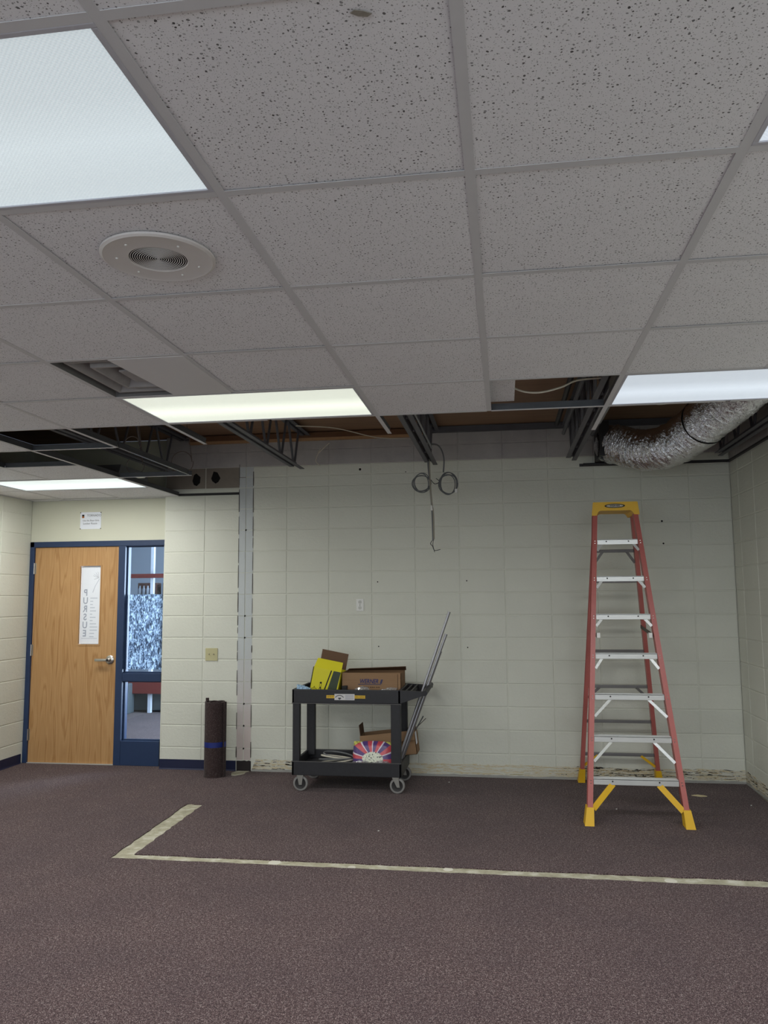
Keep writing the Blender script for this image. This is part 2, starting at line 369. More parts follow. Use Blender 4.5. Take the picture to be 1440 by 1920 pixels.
# floor: slab, with the carpet laid on it as a sheet that is cut open where the partition stood
sl = MB(); sl.box(XL-.12, XR+.12, YREAR-.12, YD+.16, -.12, -.006); floor = struct('floor', sl, SLAB)
def rag(p, q, n, a):
    out = []
    for i in range(n):
        t = i/n; out.append((p[0]+(q[0]-p[0])*t+random.uniform(-a, a), p[1]+(q[1]-p[1])*t+random.uniform(-a, a)))
    return out
pol = [(XL, YREAR), (XR, YREAR)]+rag((XR, -2.49), (.395, -2.476), 70, .006)+rag((.385, -2.478), (.352, -1.19), 22, .006)+rag((.35, -1.182), (.48, -1.188), 5, .008)
pol += rag((.482, -1.19), (.505, -2.392), 22, .006)+rag((.508, -2.395), (XR, -2.385), 70, .006)+[(XR, 0), (-.41, 0), (-.41, YD), (XL, YD)]
cp = MB(); cp.prism(pol, -.006, 0.0, 'z'); part('carpet', cp, CARPET, floor)
for (x, y, rr) in ((1.42, -2.42, .04), (2.47, -2.41, .03), (1.9, -2.45, .025), (3.72, -2.44, .035)):      # patch plugs in the slab
    d = MB(); d.lathe([(rr, -.006), (rr*.9, -.0035), (rr*.4, -.003)], 14, (x, y, 0)); part('slab_patch', d, flat('pale_patch', (206, 202, 188), .8), floor)
ch = MB(); ch.prism([(.33, -.10), (.36, -.012), (.47, -.01), (.45, -.06), (.46, -.12), (.40, -.20), (.36, -.19)], .0, .004, 'z')
solo('mortar_patch', ch, SLAB, 'grey crumbled mortar patch on carpet below the pinkish wall scar', 'mortar patch')

# --- block walls: shared block meshes, one object per block
BLK = {}
def block_mesh(w, h, mat, axis):
    k = (round(w, 4), round(h, 4), mat.name, axis)
    if k not in BLK:
        g, c, d = .0035, .004, .012       # half joint, chamfer, depth shown
        a, b = w/2-g, h/2-g; mb = MB()
        V = [(-a, d, -b), (a, d, -b), (a, d, b), (-a, d, b), (-a, c, -b), (a, c, -b), (a, c, b), (-a, c, b), (-a+c, 0, -b+c), (a-c, 0, -b+c), (a-c, 0, b-c), (-a+c, 0, b-c)]
        F = [(8, 9, 10, 11)]+[(i, (i+1) % 4, (i+1) % 4+4, i+4) for i in range(4)]+[(i+4, (i+1) % 4+4, (i+1) % 4+8, i+8) for i in range(4)]
        if axis == 'R': V = [(y, x, z) for x, y, z in V]          # faces -x (right wall)
        if axis == 'L': V = [(-y, x, z) for x, y, z in V]         # faces +x (left wall)
        mb.add(V, F); BLK[k] = mb.mesh('block', mat)
    return BLK[k]
def lay(parent, axis, plane, a0, a1, z0, z1, mat=PAINT):
    me = block_mesh(a1-a0, z1-z0, mat, axis); u, z = (a0+a1)/2, (z0+z1)/2
    link('block', me, parent, (u, plane, z) if axis == 'B' else (plane, u, z))
COURSES = [(i*B8, (i+1)*B8, PAINT) for i in range(13)]+[(2.6416, 2.7432, PAINT), (2.7432, 2.845, PAINT), (2.845, 2.995, RAW), (2.995, ZDECK, RAW)]
GAP = .004
mb = MB(); mb.box(-.41, XR, YB+GAP, YB+.17, 0, 2.845); mb.cur = 1; mb.box(-.41, XR+.12, YB+GAP, YB+.17, 2.845, ZDECK+.02)
# the two broken-out cells are shallow; their depth is painted dark below
wall_back = struct('wall_back', mb, [PAINT, RAW])
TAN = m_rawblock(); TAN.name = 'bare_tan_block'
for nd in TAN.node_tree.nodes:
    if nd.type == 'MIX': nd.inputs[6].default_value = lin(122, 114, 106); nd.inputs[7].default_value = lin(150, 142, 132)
HOLES = {-1: [(-.1, 2.798), (-.055, 2.759), (-.059, 2.703), (-.092, 2.673), (-.122, 2.685), (-.137, 2.724), (-.124, 2.78)],
         0: [(.076, 2.812), (.115, 2.801), (.147, 2.744), (.126, 2.707), (.098, 2.691), (.063, 2.718), (.053, 2.742)]}
for k in range(-1, 12):
    x0, x1 = k*B16, min((k+1)*B16, XR)
    for (z0, z1, mt) in COURSES:
        if k in HOLES and 2.64 < z0 < 2.8: continue
        lay(wall_back, 'B', YB, x0, x1, z0, z1, mt)
for k, hp in HOLES.items():          # a full-height block with a ragged hole knocked through its face
    bm = bmesh.new(); x0, x1, z0, z1 = k*B16+.0035, (k+1)*B16-.0035, 2.645, 2.8415
    o = [bm.verts.new((x, 0, z)) for x, z in ((x0, z0), (x1, z0), (x1, z1), (x0, z1))]
    i = [bm.verts.new((x, 0, z)) for x, z in hp]
    ed = [bm.edges.new((o[j], o[(j+1) % 4])) for j in range(4)]; ie = [bm.edges.new((i[j], i[(j+1) % len(i)])) for j in range(len(i))]
    bmesh.ops.triangle_fill(bm, edges=ed+ie, use_beauty=True)
    r = bmesh.ops.extrude_edge_only(bm, edges=ie); nv = [g for g in r['geom'] if isinstance(g, bmesh.types.BMVert)]
    for v in nv: v.co.y += .0039
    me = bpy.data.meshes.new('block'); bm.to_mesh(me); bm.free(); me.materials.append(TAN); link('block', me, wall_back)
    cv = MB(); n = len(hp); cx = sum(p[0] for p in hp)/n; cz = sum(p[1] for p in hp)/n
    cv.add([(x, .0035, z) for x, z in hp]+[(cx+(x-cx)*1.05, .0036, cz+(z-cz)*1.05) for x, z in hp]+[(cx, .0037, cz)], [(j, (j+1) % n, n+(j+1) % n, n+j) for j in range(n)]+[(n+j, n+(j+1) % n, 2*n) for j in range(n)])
    part('broken_core', cv, DARK, wall_back)  # near-black sheet painted in as the shade inside the hole
for (x, z, rr) in ((1.517, 2.787, .012), (1.678, 1.73, .006), (2.498, 1.732, .006), (1.684, 1.141, .006), (2.496, 1.133, .006), (4.225, 2.24, .009), (4.23, 2.042, .008), (1.95, 2.75, .005)):
    h = MB(); h.lathe([(rr, -.0012), (rr*.7, -.0016), (rr*.55, -.0004)], 9, (x, 0, z), 'y'); part('anchor_hole', h, DARK, wall_back)  # dark discs on the wall face stand in for shade in small holes
# scar of the removed partition, its torn caulk lines and the centre joint left bare
for (z0, z1, mt) in COURSES[:15]:
    for a, b in ((.340, .4035), (.4095, .480)):
        s = MB(); e = random.uniform(0, .003); s.prism([(a+e, max(z0, .097)+.003), (b-e*.4, max(z0, .097)+.003), (b-e*.7, z1-.003), (a+e*.5, z1-.003)], -.0012, .003); part('partition_scar', s, SCAR, wall_back)
s = MB(); s.prism([(.344, .0), (.342, .092)]+[(.342+.02*i, .096+random.uniform(-.008, .01)) for i in range(1, 7)]+[(.482, .09), (.482, 0)], -.003, .004); part('glue_patch', s, flat('black_glue', (34, 28, 28), .7), wall_back)
for x in (.339, .479):
    z = .12
    while z < 2.80:
        d = random.uniform(.05, .24); s = MB(); a = .0022*random.uniform(.6, 1.6)
        s.prism([(x-a, z), (x+a, z+.004), (x+a*1.3, z+d*.5), (x+a*.7, z+d), (x-a, z+d-.003), (x-a*1.4, z+d*.4)], -.004, 0.0); part('caulk_line', s, flat('torn_caulk', (74, 68, 62), .8), wall_back)
        z += d+random.uniform(.003, .05 if z > 1.2 else .16)
for z in (1.423, 2.235, 1.22, .61, .41, .2032):
    s = MB(); s.prism([(.402, z-.007), (.409, z-.009), (.418, z+.001), (.409, z+.009), (.403, z+.003)], -.004, 0); part('mortar_chip', s, DARK, wall_back)
g = MB(); g.prism(rag((.483, 0), (XR-.002, 0), 2, 0)+[(XR-.002, .0)]+rag((XR-.002, .112), (.483, .108), 90, .006), -.0025, .004); part('baseboard_glue', g, GLUE, wall_back)

mb = MB(); mb.box(XR+GAP, XR+.16, YREAR, YB+.17, 0, 2.76); mb.cur = 1; mb.box(XR+GAP, XR+.16, YREAR, YB+.17, 2.76, ZDECK+.02); wall_right = struct('wall_right', mb, [PAINT, RAW])
ys = [0, -.225]+[-.225-B16*i for i in range(1, 7)]
for a, b in zip(ys[1:], ys[:-1]):
    for (z0, z1, mt) in COURSES: lay(wall_right, 'R', XR, a, b, z0, z1, RAW if z0 > 2.74 else mt)
mb = MB(); mb.box(XR, XR+.01, YREAR, ys[-1], 0, 2.76); part('painted_face', mb, PAINT, wall_right)
g = MB(); g.prism([(-.002, 0)]+rag((-.002, .11), (-2.38, .10), 40, .006)+[(-2.38, 0)], XR-.0025, XR+.004, 'x'); part('baseboard_glue', g, GLUE, wall_right)

mb = MB(); mb.box(XL-.16, XL-GAP, YREAR, YD+.16, 0, ZDECK); wall_left = struct('wall_left', mb, PAINT)
ys = [YD, -.37]+[-.37-B16*i for i in range(1, 5)]
for a, b in zip(ys[1:], ys[:-1]):
    for (z0, z1, mt) in COURSES[:13]: lay(wall_left, 'L', XL, a, b, z0, z1)
mb = MB(); mb.box(XL-.01, XL, YREAR, ys[-1], 0, 2.62); part('painted_face', mb, PAINT, wall_left)
mb = MB(); mb.box(XL, XR, YREAR-.12, YREAR, 0, .80); mb.box(XL, XR, YREAR-.12, YREAR, 2.30, ZDECK)
for a, b in ((XL, -1.45), (.35, .57), (2.37, 2.59), (4.39, XR)): mb.box(a, b, YREAR-.12, YREAR, .80, 2.30)
struct('wall_rear', mb, PAINT)
for i, wx in enumerate((-.55, 1.47, 3.49)):  # added windows, out of view, where the ceiling fill lamps stand
    mb = MB()
    for a in ((wx-.9, wx-.85, .8, 2.3), (wx+.85, wx+.9, .8, 2.3), (wx-.85, wx+.85, .8, .85), (wx-.85, wx+.85, 2.25, 2.3), (wx-.02, wx+.02, .85, 2.25)): mb.box(a[0], a[1], YREAR-.10, YREAR-.05, a[2], a[3])
    wr = struct('window_%d' % (i+2), mb, WHITE); mb = MB(); mb.box(wx-.85, wx+.85, YREAR-.08, YREAR-.075, .85, 2.25); part('pane', mb, GLASS, wr)
# recessed wall over the door; the end of the block wall is its right cheek
mb = MB(); mb.box(XL, -.40, YD, YD+.13, 2.166, ZDECK); mb.box(-.46, -.40, YD+.001, YD+.13, 0, 2.166); struct('wall_door', mb, DRY)
mb = MB(); mb.box(XL, XR+.12, YREAR, YB+.1, ZDECK, ZDECK+.06); struct('roof_deck', mb, DECK)
# baseboards
mb = MB(); mb.prism([(0, 0), (-.010, 0), (-.004, .012), (-.003, .09), (0, .092)], -.41, .336, 'x'); bb = struct('baseboard_back', mb, VINYL)
mb = MB(); mb.prism([(XL, 0), (XL+.010, 0), (XL+.004, .012), (XL+.003, .09), (XL, .092)], -6, YD-.03, 'y'); struct('baseboard_left', mb, VINYL)
# wall angles left behind by the old ceiling
mb = MB(); mb.box(-.274, .336, -.022, 0, 2.578, 2.581); mb.box(-.274, .336, -.002, 0, 2.578, 2.602); struct('trim_1', mb, flat('dark_angle', (56, 54, 54), .6))
mb = MB(); mb.box(3.53, XR, -.024, -.0005, 2.748, 2.751); mb.box(3.53, XR, -.003, -.0005, 2.748, 2.775); mb.box(XR-.024, XR-.0005, -2.4, 0, 2.748, 2.751); mb.box(XR-.003, XR-.0005, -2.4, 0, 2.748, 2.775)
struct('trim_2', mb, flat('dark_angle', (56, 54, 54), .6))

# ------------------------------------------------------------------ suspended ceiling
LIGHTS = [(-3, -1), (1, -1), (-7, -1), (-3, 3), (1, 3), (-7, 3), (-7, 7), (-3, -5), (1, -5), (-7, -5)]
lit = {(c+k, r) for c, r in LIGHTS for k in (0, 1)}
mb = MB(); mb.box(XL, XR, YREAR, gy(-4), ZC, ZC+.016); ceiling = struct('ceiling', mb, TILE)      # unseen part behind the viewer
OPEN = {(0, 3)}
def present(c, r):
    if r < -4 or r > 9 or c < -8 or c > 3: return False
    if (c, r) in OPEN or (c, r) == (-3, 2): return False
    if r <= 3: return True
    if c > -6: return False
    return (c, r) != (-6, 5)
TM = {}
def tile_mesh(w, d):
    k = (round(w, 3), round(d, 3))
    if k not in TM:
        a, b = w/2, d/2; m_ = MB(); m_.box(-a, a, -b, b, .0, .016); TM[k] = m_.mesh('ceiling_tile', TILE)
    return TM[k]
for c in range(-8, 4):
    for r in range(-4, 10):
        if not present(c, r) or (c, r) in lit: continue
        x0, x1 = max(gx(c), XL+.004), min(gx(c+1), XR-.004); y0, y1 = gy(r), gy(r+1)
        if r == 9: y1 = (YD-.003)
        if r == 9 and c == -6: x1 = -.415
        o = link('ceiling_tile', tile_mesh(x1-x0-.006, y1-y0-.006), ceiling, ((x0+x1)/2, (y0+y1)/2, ZC+.0015))
        if random.random() < .3: o.location.z += .002
# tees: flange 24 mm, web 38 mm
WEB = flat('tee_web', (86, 88, 92), .45, .4)
def tee(mb, p, q, z=ZC, fl=.012):
    if abs(p[0]-q[0]) < 1e-6:
        x = p[0]; mb.box(x-fl, x+fl, p[1], q[1], z, z+.0012); mb.cur = 1; mb.box(x-.0015, x+.0015, p[1], q[1], z+.0012, z+.038); mb.box(x-.004, x+.004, p[1], q[1], z+.03, z+.041)
    else:
        y = p[1]; mb.box(p[0], q[0], y-fl, y+fl, z-.0004, z+.001); mb.cur = 1; mb.box(p[0], q[0], y-.0015, y+.0015, z+.001, z+.034); mb.box(p[0], q[0], y-.004, y+.004, z+.028, z+.037)
RUN = {3: 4, 2: 4, 1: 5.0, 0: 4, -1: 4.81, -2: 4, -3: 5.0, -4: 5, -5: 9.03, -6: 9.18, -7: 9.18}
for c, rend in RUN.items():
    segs = []; a = -4.0
    for (lc, lr) in sorted(LIGHTS, key=lambda t: t[1]):
        if lc+1 == c and lr >= -4: segs.append((a, lr)); a = lr+1
    segs.append((a, rend))
    for (r0, r1) in segs:
        if r1-r0 < .05: continue
        mb = MB(); tee(mb, (gx(c), gy(r0)), (gx(c), gy(r1))); part('main_runner', mb, [TEE, WEB], ceiling)
mb = MB(); tee(mb, (gx(-4), gy(5)+.03), (gx(-4), gy(7)-.02), ZC+.004, .010); part('main_runner', mb, [WEB, WEB], ceiling)
CT = {}
for r in range(-4, 10):
    for c in range(-8, 4):
        a, b = present(c, r), present(c, r-1)
        sp = (c, r) in ((0, 3), (0, 4), (-5, 5), (-6, 6), (-6, 5), (-3, 2), (-3, 3), (-5, 4), (-4, 4), (-5, 7))
        if not (a or b or sp): continue
        x0, x1 = max(gx(c), XL)+.012, min(gx(c+1), XR)-.012
        if c == -5 and r == 7: x1 = gx(c+1)+.02
        if r == 9 and c == -6: x1 = gx(-5)-.012
        k = round(x1-x0, 4)
        if k not in CT: m_ = MB(); tee(m_, (-k/2, 0), (k/2, 0), 0); CT[k] = m_.mesh('cross_tee', [TEE, WEB])
        link('cross_tee', CT[k], ceiling, ((x0+x1)/2, gy(r), ZC))
mb = MB(); mb.box(XL, XL+.022, YREAR, YD, ZC-.001, ZC+.001); mb.box(XL, -.41, YD-.022, YD, ZC-.001, ZC+.001); mb.box(XR-.022, XR, YREAR, gy(4), ZC-.001, ZC+.001); part('wall_angle', mb, TEE, ceiling)
mb = MB(); mb.prism([(2.594, -6.043), (2.602, -6.049), (2.616, -6.045), (2.631, -6.036), (2.622, -6.030), (2.606, -6.034)], ZC+.0006, ZC+.0020, 'z'); part('tile_scuff', mb, flat('brown_scuff', (142, 136, 126), .8, wear=.35, scale=120), ceiling)
# loose tile pushed up over its neighbour beside the opening
mb = MB(); mb.box(2.32, 2.908, gy(3)+.02, gy(4)-.02, ZC+.044, ZC+.060); solo('loose_ceiling_tile', mb, TILE, 'loose white ceiling tile slid over the grid, showing in the open ceiling bay', 'ceiling tile')

# --- troffers
WHT = flat('troffer_white', (188, 188, 196), .5, wear=.03)
L_COOL = m_lens('lens_cool', lin(212, 226, 232), .12, .66); L_WARM = m_lens('lens_warm', lin(238, 244, 228), .38, .76); L_BRT = m_lens('lens_bright', lin(216, 228, 240), .30, .66); L_FAR = m_lens('lens_far', lin(232, 244, 242), .20, .86)
LDESC = {(-3, -1): ('large bright prismatic ceiling light nearest the viewer, upper left corner', L_COOL, (.93, .98, 1)), (1, -1): ('ceiling light cut off at the upper right edge of the photo', L_BRT, (.95, .98, 1)),
         (-3, 3): ('warm white ceiling light behind the air diffuser, end of the tiled ceiling', L_WARM, (1, 1, .93)), (1, 3): ('cool white ceiling light in front of the silver duct', L_BRT, (.93, .97, 1)),
         (-7, 7): ('ceiling light near the oak door, beyond the open ceiling bays', L_FAR, (1, 1, .95)), (-7, -1): ('ceiling light over the left wall, nearest row of lights', L_COOL, (1, 1, 1)),
         (-7, 3): ('ceiling light over the left wall, middle row of lights', L_COOL, (1, 1, 1)), (-3, -5): ('ceiling light behind the viewer, middle column', L_COOL, (1, 1, 1)), (1, -5): ('ceiling light behind the viewer, right column', L_COOL, (1, 1, 1)), (-7, -5): ('ceiling light behind the viewer, left column', L_COOL, (1, 1, 1))}
for (c, r) in LIGHTS:
    lab, lm, lc = LDESC[(c, r)]; x0, x1, y0, y1 = gx(c)+.012, gx(c+2)-.012, gy(r)+.012, gy(r+1)-.012
    t = thing('ceiling_light', lab, 'ceiling light', ((x0+x1)/2, (y0+y1)/2, ZC), 'recessed fluorescent ceiling lights')
    f = .013; m_ = MB(); z0, z1 = ZC-.001, ZC+.012
    for (a, b, p, q) in ((x0, x1, y0, y0+f), (x0, x1, y1-f, y1), (x0, x0+f, y0+f, y1-f), (x1-f, x1, y0+f, y1-f)): m_.bbox(a, b, p, q, z0, z1, .002)
    part('lens_frame', m_, WHT, t)
    m_ = MB(); m_.box(x0+f-.004, x1-f+.004, y0+f-.004, y1-f+.004, ZC+.003, ZC+.006); part('lens', m_, lm, t)
    m_ = MB(); m_.prism([(y0, ZC+.013), (y1, ZC+.013), (y1-.05, ZC+.12), (y0+.05, ZC+.12)], x0, x1, 'x'); part('housing', m_, GALV, t)
    q = area('tube_light', (0, 0, .0005), (0, 0, 0), x1-x0-2*f, y1-y0-2*f, LAMP_W, lc); q.parent = t; q.location = (0, 0, -.0015)

# --- round ceiling speaker
t = thing('ceiling_speaker', 'round white ceiling speaker with perforated centre set in a tile', 'speaker', (1.858, -5.178, ZC))
m_ = MB(); m_.lathe([(.163, .0), (.163, -.006), (.155, -.010), (.150, -.008), (.085, -.009), (.082, -.006)], 64, (1.858, -5.178, ZC), cap0=True, cap1=False); part('bezel', m_, SPEAK, t, True)
m_ = MB(); m_.lathe([(.083, -.004), (.001, -.004)], 48, (1.858, -5.178, ZC)); part('cone_shadow', m_, MESHD, t)
for i in range(13):
    m_ = MB(); R_ = .004+i*.0062; m_.tube([(1.858+R_*math.cos(a*math.pi/20), -5.178+R_*math.sin(a*math.pi/20), ZC-.0065) for a in range(40)], .0012, 4, True); part('grille_ring', m_, SPEAK, t)
for a in (.6, 1.35, 2.5, 3.4, 4.3, 5.6):
    m_ = MB(); m_.lathe([(.0035, -.008), (.0035, -.011), (.001, -.012)], 8, (1.858+.118*math.cos(a), -5.178+.118*math.sin(a), ZC)); part('screw', m_, WHITE, t)

# --- stepped air diffuser with a blank panel over its right half
x0, x1, y0, y1 = gx(-3)+.012, gx(-2)-.012, gy(2)+.012, gy(3)-.012; cx, cy = (x0+x1)/2, (y0+y1)/2
t = thing('air_diffuser', 'square stepped air diffuser, half covered by a flat white panel', 'air vent', (cx, cy, ZC))
def sqring(m_, h0, za, h1, zb):
    V = [(cx+sx*h0, cy+sy*h0, za) for sx, sy in ((-1, -1), (1, -1), (1, 1), (-1, 1))]+[(cx+sx*h1, cy+sy*h1, zb) for sx, sy in ((-1, -1), (1, -1), (1, 1), (-1, 1))]
    m_.add(V, [(i, (i+1) % 4, (i+1) % 4+4, i+4) for i in range(4)])
DUSK = flat('dusty_white', (150, 147, 147), .6, wear=.2, scale=18)
m_ = MB(); sqring(m_, .2925, ZC+.001, .2925, ZC+.10); sqring(m_, .2925, ZC+.10, .13, ZC+.16); part('neck', m_, flat('dusty_grey', (110, 108, 108), .7), t)
for h0, h1, z in ((.258, .205, .022), (.178, .118, .020)):
    m_ = MB(); sqring(m_, h0, ZC+z+.03, h0-.006, ZC+z-.012); sqring(m_, h0-.006, ZC+z-.012, h0-.02, ZC+z-.012); sqring(m_, h0-.02, ZC+z-.012, h1, ZC+z+.045); part('cone', m_, DUSK, t)
m_ = MB(); m_.box(cx-.085, cx+.085, cy-.085, cy+.085, ZC+.012, ZC+.02); part('centre_plate', m_, DUSK, t)
m_ = MB(); m_.add([(cx-.03, y0, ZC-.002), (x1+.008, y0, ZC-.002), (x1+.008, y1, ZC-.002), (cx+.01, y1, ZC-.002), (cx-.03, y0, ZC+.001), (x1+.008, y0, ZC+.001), (x1+.008, y1, ZC+.001), (cx+.01, y1, ZC+.001)], [(0, 3, 2, 1), (4, 5, 6, 7), (0, 1, 5, 4), (1, 2, 6, 5), (2, 3, 7, 6), (3, 0, 4, 7)]); part('blank_panel', m_, flat('blank_white', (214, 213, 215), .55, wear=.02), t)

# ------------------------------------------------------------------ above the ceiling
JD = {-.22: 'dark steel bar joist above the open ceiling bays by the door light', 1.0: 'dark steel bar joist behind the warm white ceiling light', 2.22: 'dark steel bar joist over the hanging cable coils', 3.43: 'dark steel bar joist left of the silver duct', 4.64: 'dark steel bar joist along the right wall behind the duct'}
for xj, lab in JD.items():
    t = thing('bar_joist', lab, 'joist', (xj, -2.3, 2.76), 'roof joists above the ceiling')
    for nm, z, ye in (('bottom_chord', 2.76, -.42), ('top_chord', 3.12, -.01)):
        m_ = MB()
        for sx in (-1, 1): m_.box(xj+sx*.030-.020, xj+sx*.030+.020, -4.6, ye-(0 if sx < 0 else (-.14 if z < 3 else 0)), z, z+.005); m_.box(xj+sx*.012-.0025, xj+sx*.012+.0025, -4.6, ye, z, z+.038)
        part(nm, m_, STEEL, t)
    y = -.46; k = 0
    while y > -4.5:
        for dy in (.16, -.20):
            m_ = MB(); m_.tube([(xj, y+(.012 if dy > 0 else -.012), 2.77), (xj, y+dy, 3.13)], .011, 6); part('web', m_, STEEL, t)
        y -= .42; k += 1
m_ = MB(); m_.box(-.16, 2.13, -.045, -.001, 3.075, 3.098); m_.cur = 1; m_.box(-.16, 2.13, -.046, -.001, 3.098, 3.15); solo('wood_nailer', m_, [PINE, flat('brown_board', (110, 78, 56), .8)], 'long pine board fixed along the top of the bare block wall', 'board')
m_ = MB(); m_.box(2.2, XR, -.06, -.001, 3.105, 3.155); solo('ledger_angle', m_, STEEL, 'dark steel ledger along the top of the wall above the ladder', 'ledger')
# conduits clipped beside the joists
def pipe(name, pts, r, mat, label, cat, group=None, n=8, k=0):
    m_ = MB(); m_.tube(catmull(pts, k) if k else pts, r, n); return solo(name, m_, mat, label, cat, group, True)
for i, (x, z, y0, y1, mt, r, lab) in enumerate(((2.19, 2.86, -4.2, -.62, EMT, .014, 'pale steel conduit running to the hanging cable coils'), (2.27, 2.80, -4.2, -.9, EMT, .010, 'thin conduit close beside the joist above the cable coils'),
        (3.50, 2.93, -4.2, -1.0, EMT, .022, 'thick pale conduit in the open ceiling bay, left of two'), (3.57, 2.90, -4.2, -1.2, EMT, .022, 'thick pale conduit in the open ceiling bay, right of two'),
        (3.36, 2.96, -4.2, -.5, STEEL, .016, 'dark conduit on the left of the joist by the duct'), (3.62, 2.98, -4.2, -.3, STEEL, .018, 'dark conduit on the right of the joist by the duct'), (3.30, 3.02, -4.2, -.6, WIRED, .020, 'black cable bundle beside the joist left of the duct'))):
    pipe('conduit', [(x, y0, z), (x, y1, z)], r, mt, lab, 'conduit', 'conduits above the ceiling')
for i, (x0_, y0_, x1_, y1_) in enumerate(((3.38, -1.1, 3.45, -.55), (3.50, -1.2, 3.46, -.5), (3.58, -1.6, 3.47, -.48))):
    pipe('sloping_rod', [(x0_, y0_, 3.10), (x1_, y1_, 2.775)], .013, STEEL, ('leftmost', 'middle', 'rightmost')[i]+' of three dark rods sloping down at the joist left of the duct', 'rod', 'sloping rods', 6)

# --- flexible duct
path = catmull([(3.742, -.24, 2.905), (3.83, -.34, 2.872), (3.975, -.62, 2.772), (4.112, -.95, 2.735), (4.237, -1.25, 2.79), (4.32, -1.6, 2.858), (4.37, -1.95, 2.90), (4.38, -2.4, 2.93), (4.36, -2.95, 2.97)], 16)
t = thing('flexible_duct', 'crinkled silver flexible duct curving down behind the cool white light', 'duct', tuple(path[0]))
m_ = MB(); V = []; n = 40; prev = None; NP = []
L = len(path)
fine = []
for i in range(L-1):
    for k in range(3): fine.append(path[i].lerp(path[i+1], k/3))
fine.append(path[-1])
for i, p in enumerate(fine):
    tg = (fine[min(i+1, len(fine)-1)]-fine[max(i-1, 0)]).normalized()
    nr = tg.cross(Vector((0, 0, 1))) if prev is None else prev-tg*prev.dot(tg)
    nr.normalize(); prev = nr; bn = tg.cross(nr); rb = .158+(.009*math.sin(i*2.1))+.004*math.sin(i*.83)
    if i < 20: rb *= .9+.005*i
    for k in range(n):
        a = 2*math.pi*k/n; rr = rb+random.uniform(-.0028, .0028)+.006*math.sin(a*5+i*.37)*math.sin(i*.21)
        V.append(p+(nr*math.cos(a)+bn*math.sin(a))*rr)
m_.add(V, [(i*n+k, i*n+(k+1) % n, (i+1)*n+(k+1) % n, (i+1)*n+k) for i in range(len(fine)-1) for k in range(n)]); part('foil_sleeve', m_, FOIL, t, True)
i = int(len(fine)*.56); p = fine[i]; tg = (fine[i+1]-fine[i-1]).normalized(); a1 = tg.cross(Vector((0, 0, 1))).normalized(); b1 = tg.cross(a1)
m_ = MB(); m_.tube([p+(a1*math.cos(k*math.pi/20)+b1*math.sin(k*math.pi/20))*.170 for k in range(40)], .006, 6, True); part('strap', m_, BLACK, t)
m_ = MB(); m_.bbox(3.665, 3.745, -.42, -.004, 2.776, 3.07, .004); m_.bbox(3.56, 3.95, -.05, -.004, 2.752, 2.772, .003); solo('duct_collar_box', m_, flat('black_sheet', (34, 33, 34), .5), 'black sheet metal box where the silver duct meets the wall', 'duct box')

# --- cables
t = thing('hanging_cable', 'grey cables coiled into two loops hanging from the joist', 'cable', (2.21, -.47, 2.0))
yk = -.47
def loop(cx_, cz_, rx, rz, turns, ph):
    pts = []
    for i in range(turns*26+1):
        a = 2*math.pi*i/26+ph; q = i/26.0; pts.append((cx_+(rx+.011*math.sin(q*2.3))*math.cos(a)+.006*math.sin(q*5), yk-.012+.008*q, cz_+(rz+.011*math.cos(q*3.1))*math.sin(a)))
    return pts
m_ = MB(); m_.tube(loop(2.146, 2.572, .070, .076, 4, .4), .0042, 6); part('coil', m_, WIREG, t, True)
m_ = MB(); m_.tube(loop(2.376, 2.560, .074, .090, 5, 1.9), .0042, 6); part('coil', m_, WIREG, t, True)
m_ = MB(); m_.tube(catmull([(2.19, -.55, 2.86), (2.20, yk, 2.90), (2.205, yk, 2.84), (2.205, yk, 2.72), (2.216, yk, 2.60), (2.223, yk, 2.48), (2.232, yk, 2.36), (2.236, yk, 2.2), (2.238, yk, 2.07)], 5), .008, 6); part('drop_cable', m_, WIREG, t, True)
m_ = MB(); m_.tube(catmull([(2.213, yk-.012, 2.84), (2.225, yk-.012, 2.48), (2.245, yk-.012, 2.30), (2.248, yk-.012, 2.08)], 5), .006, 6); part('drop_cable', m_, flat('tan_cable', (150, 144, 130), .5), t, True)
m_ = MB(); m_.tube(catmull([(2.20, yk, 2.885), (2.24, yk, 2.912), (2.29, yk, 2.90), (2.325, yk, 2.85), (2.342, yk, 2.77), (2.335, yk, 2.66)], 6), .007, 6); part('drop_cable', m_, WIREG, t, True)
m_ = MB(); m_.tube(catmull([(2.238, yk, 2.08), (2.215, yk, 2.045), (2.235, yk-.02, 2.02), (2.25, yk, 1.985), (2.30, yk, 1.992)], 4), .003, 5); m_.tube(catmull([(2.24, yk, 2.07), (2.235, yk+.01, 2.03), (2.25, yk, 1.97)], 4), .0025, 5); part('frayed_wire', m_, WIRED, t)
m_ = MB(); m_.tube(catmull([(2.225, yk, 2.60), (2.26, yk-.01, 2.56), (2.30, yk, 2.58), (2.27, yk, 2.61)], 4), .003, 5); part('tie_wire', m_, WIRED, t)
m_ = MB(); m_.bbox(2.222, 2.246, yk-.016, yk+.012, 2.33, 2.375, .004); part('cable_tape', m_, WHITE, t)
m_ = MB(); m_.bbox(2.432, 2.455, yk-.02, yk+.01, 2.478, 2.512, .004); part('cable_tape', m_, WHITE, t)
pipe('white_wire', [(2.83, -3.25, 2.70), (2.93, -3.25, 2.635), (3.03, -3.25, 2.618), (3.14, -3.25, 2.64), (3.22, -3.25, 2.672), (3.34, -3.25, 2.68)], .005, WIREW, 'white wire sagging across the open ceiling bay', 'wire', None, 6, 6)
pipe('ceiling_wire', [(1.40, -1.9, 2.80), (1.60, -1.5, 2.86), (1.85, -1.1, 2.86), (2.1, -.9, 2.88)], .004, WIREW, 'thin pale wire running behind the warm white ceiling light', 'wire', None, 5, 8)
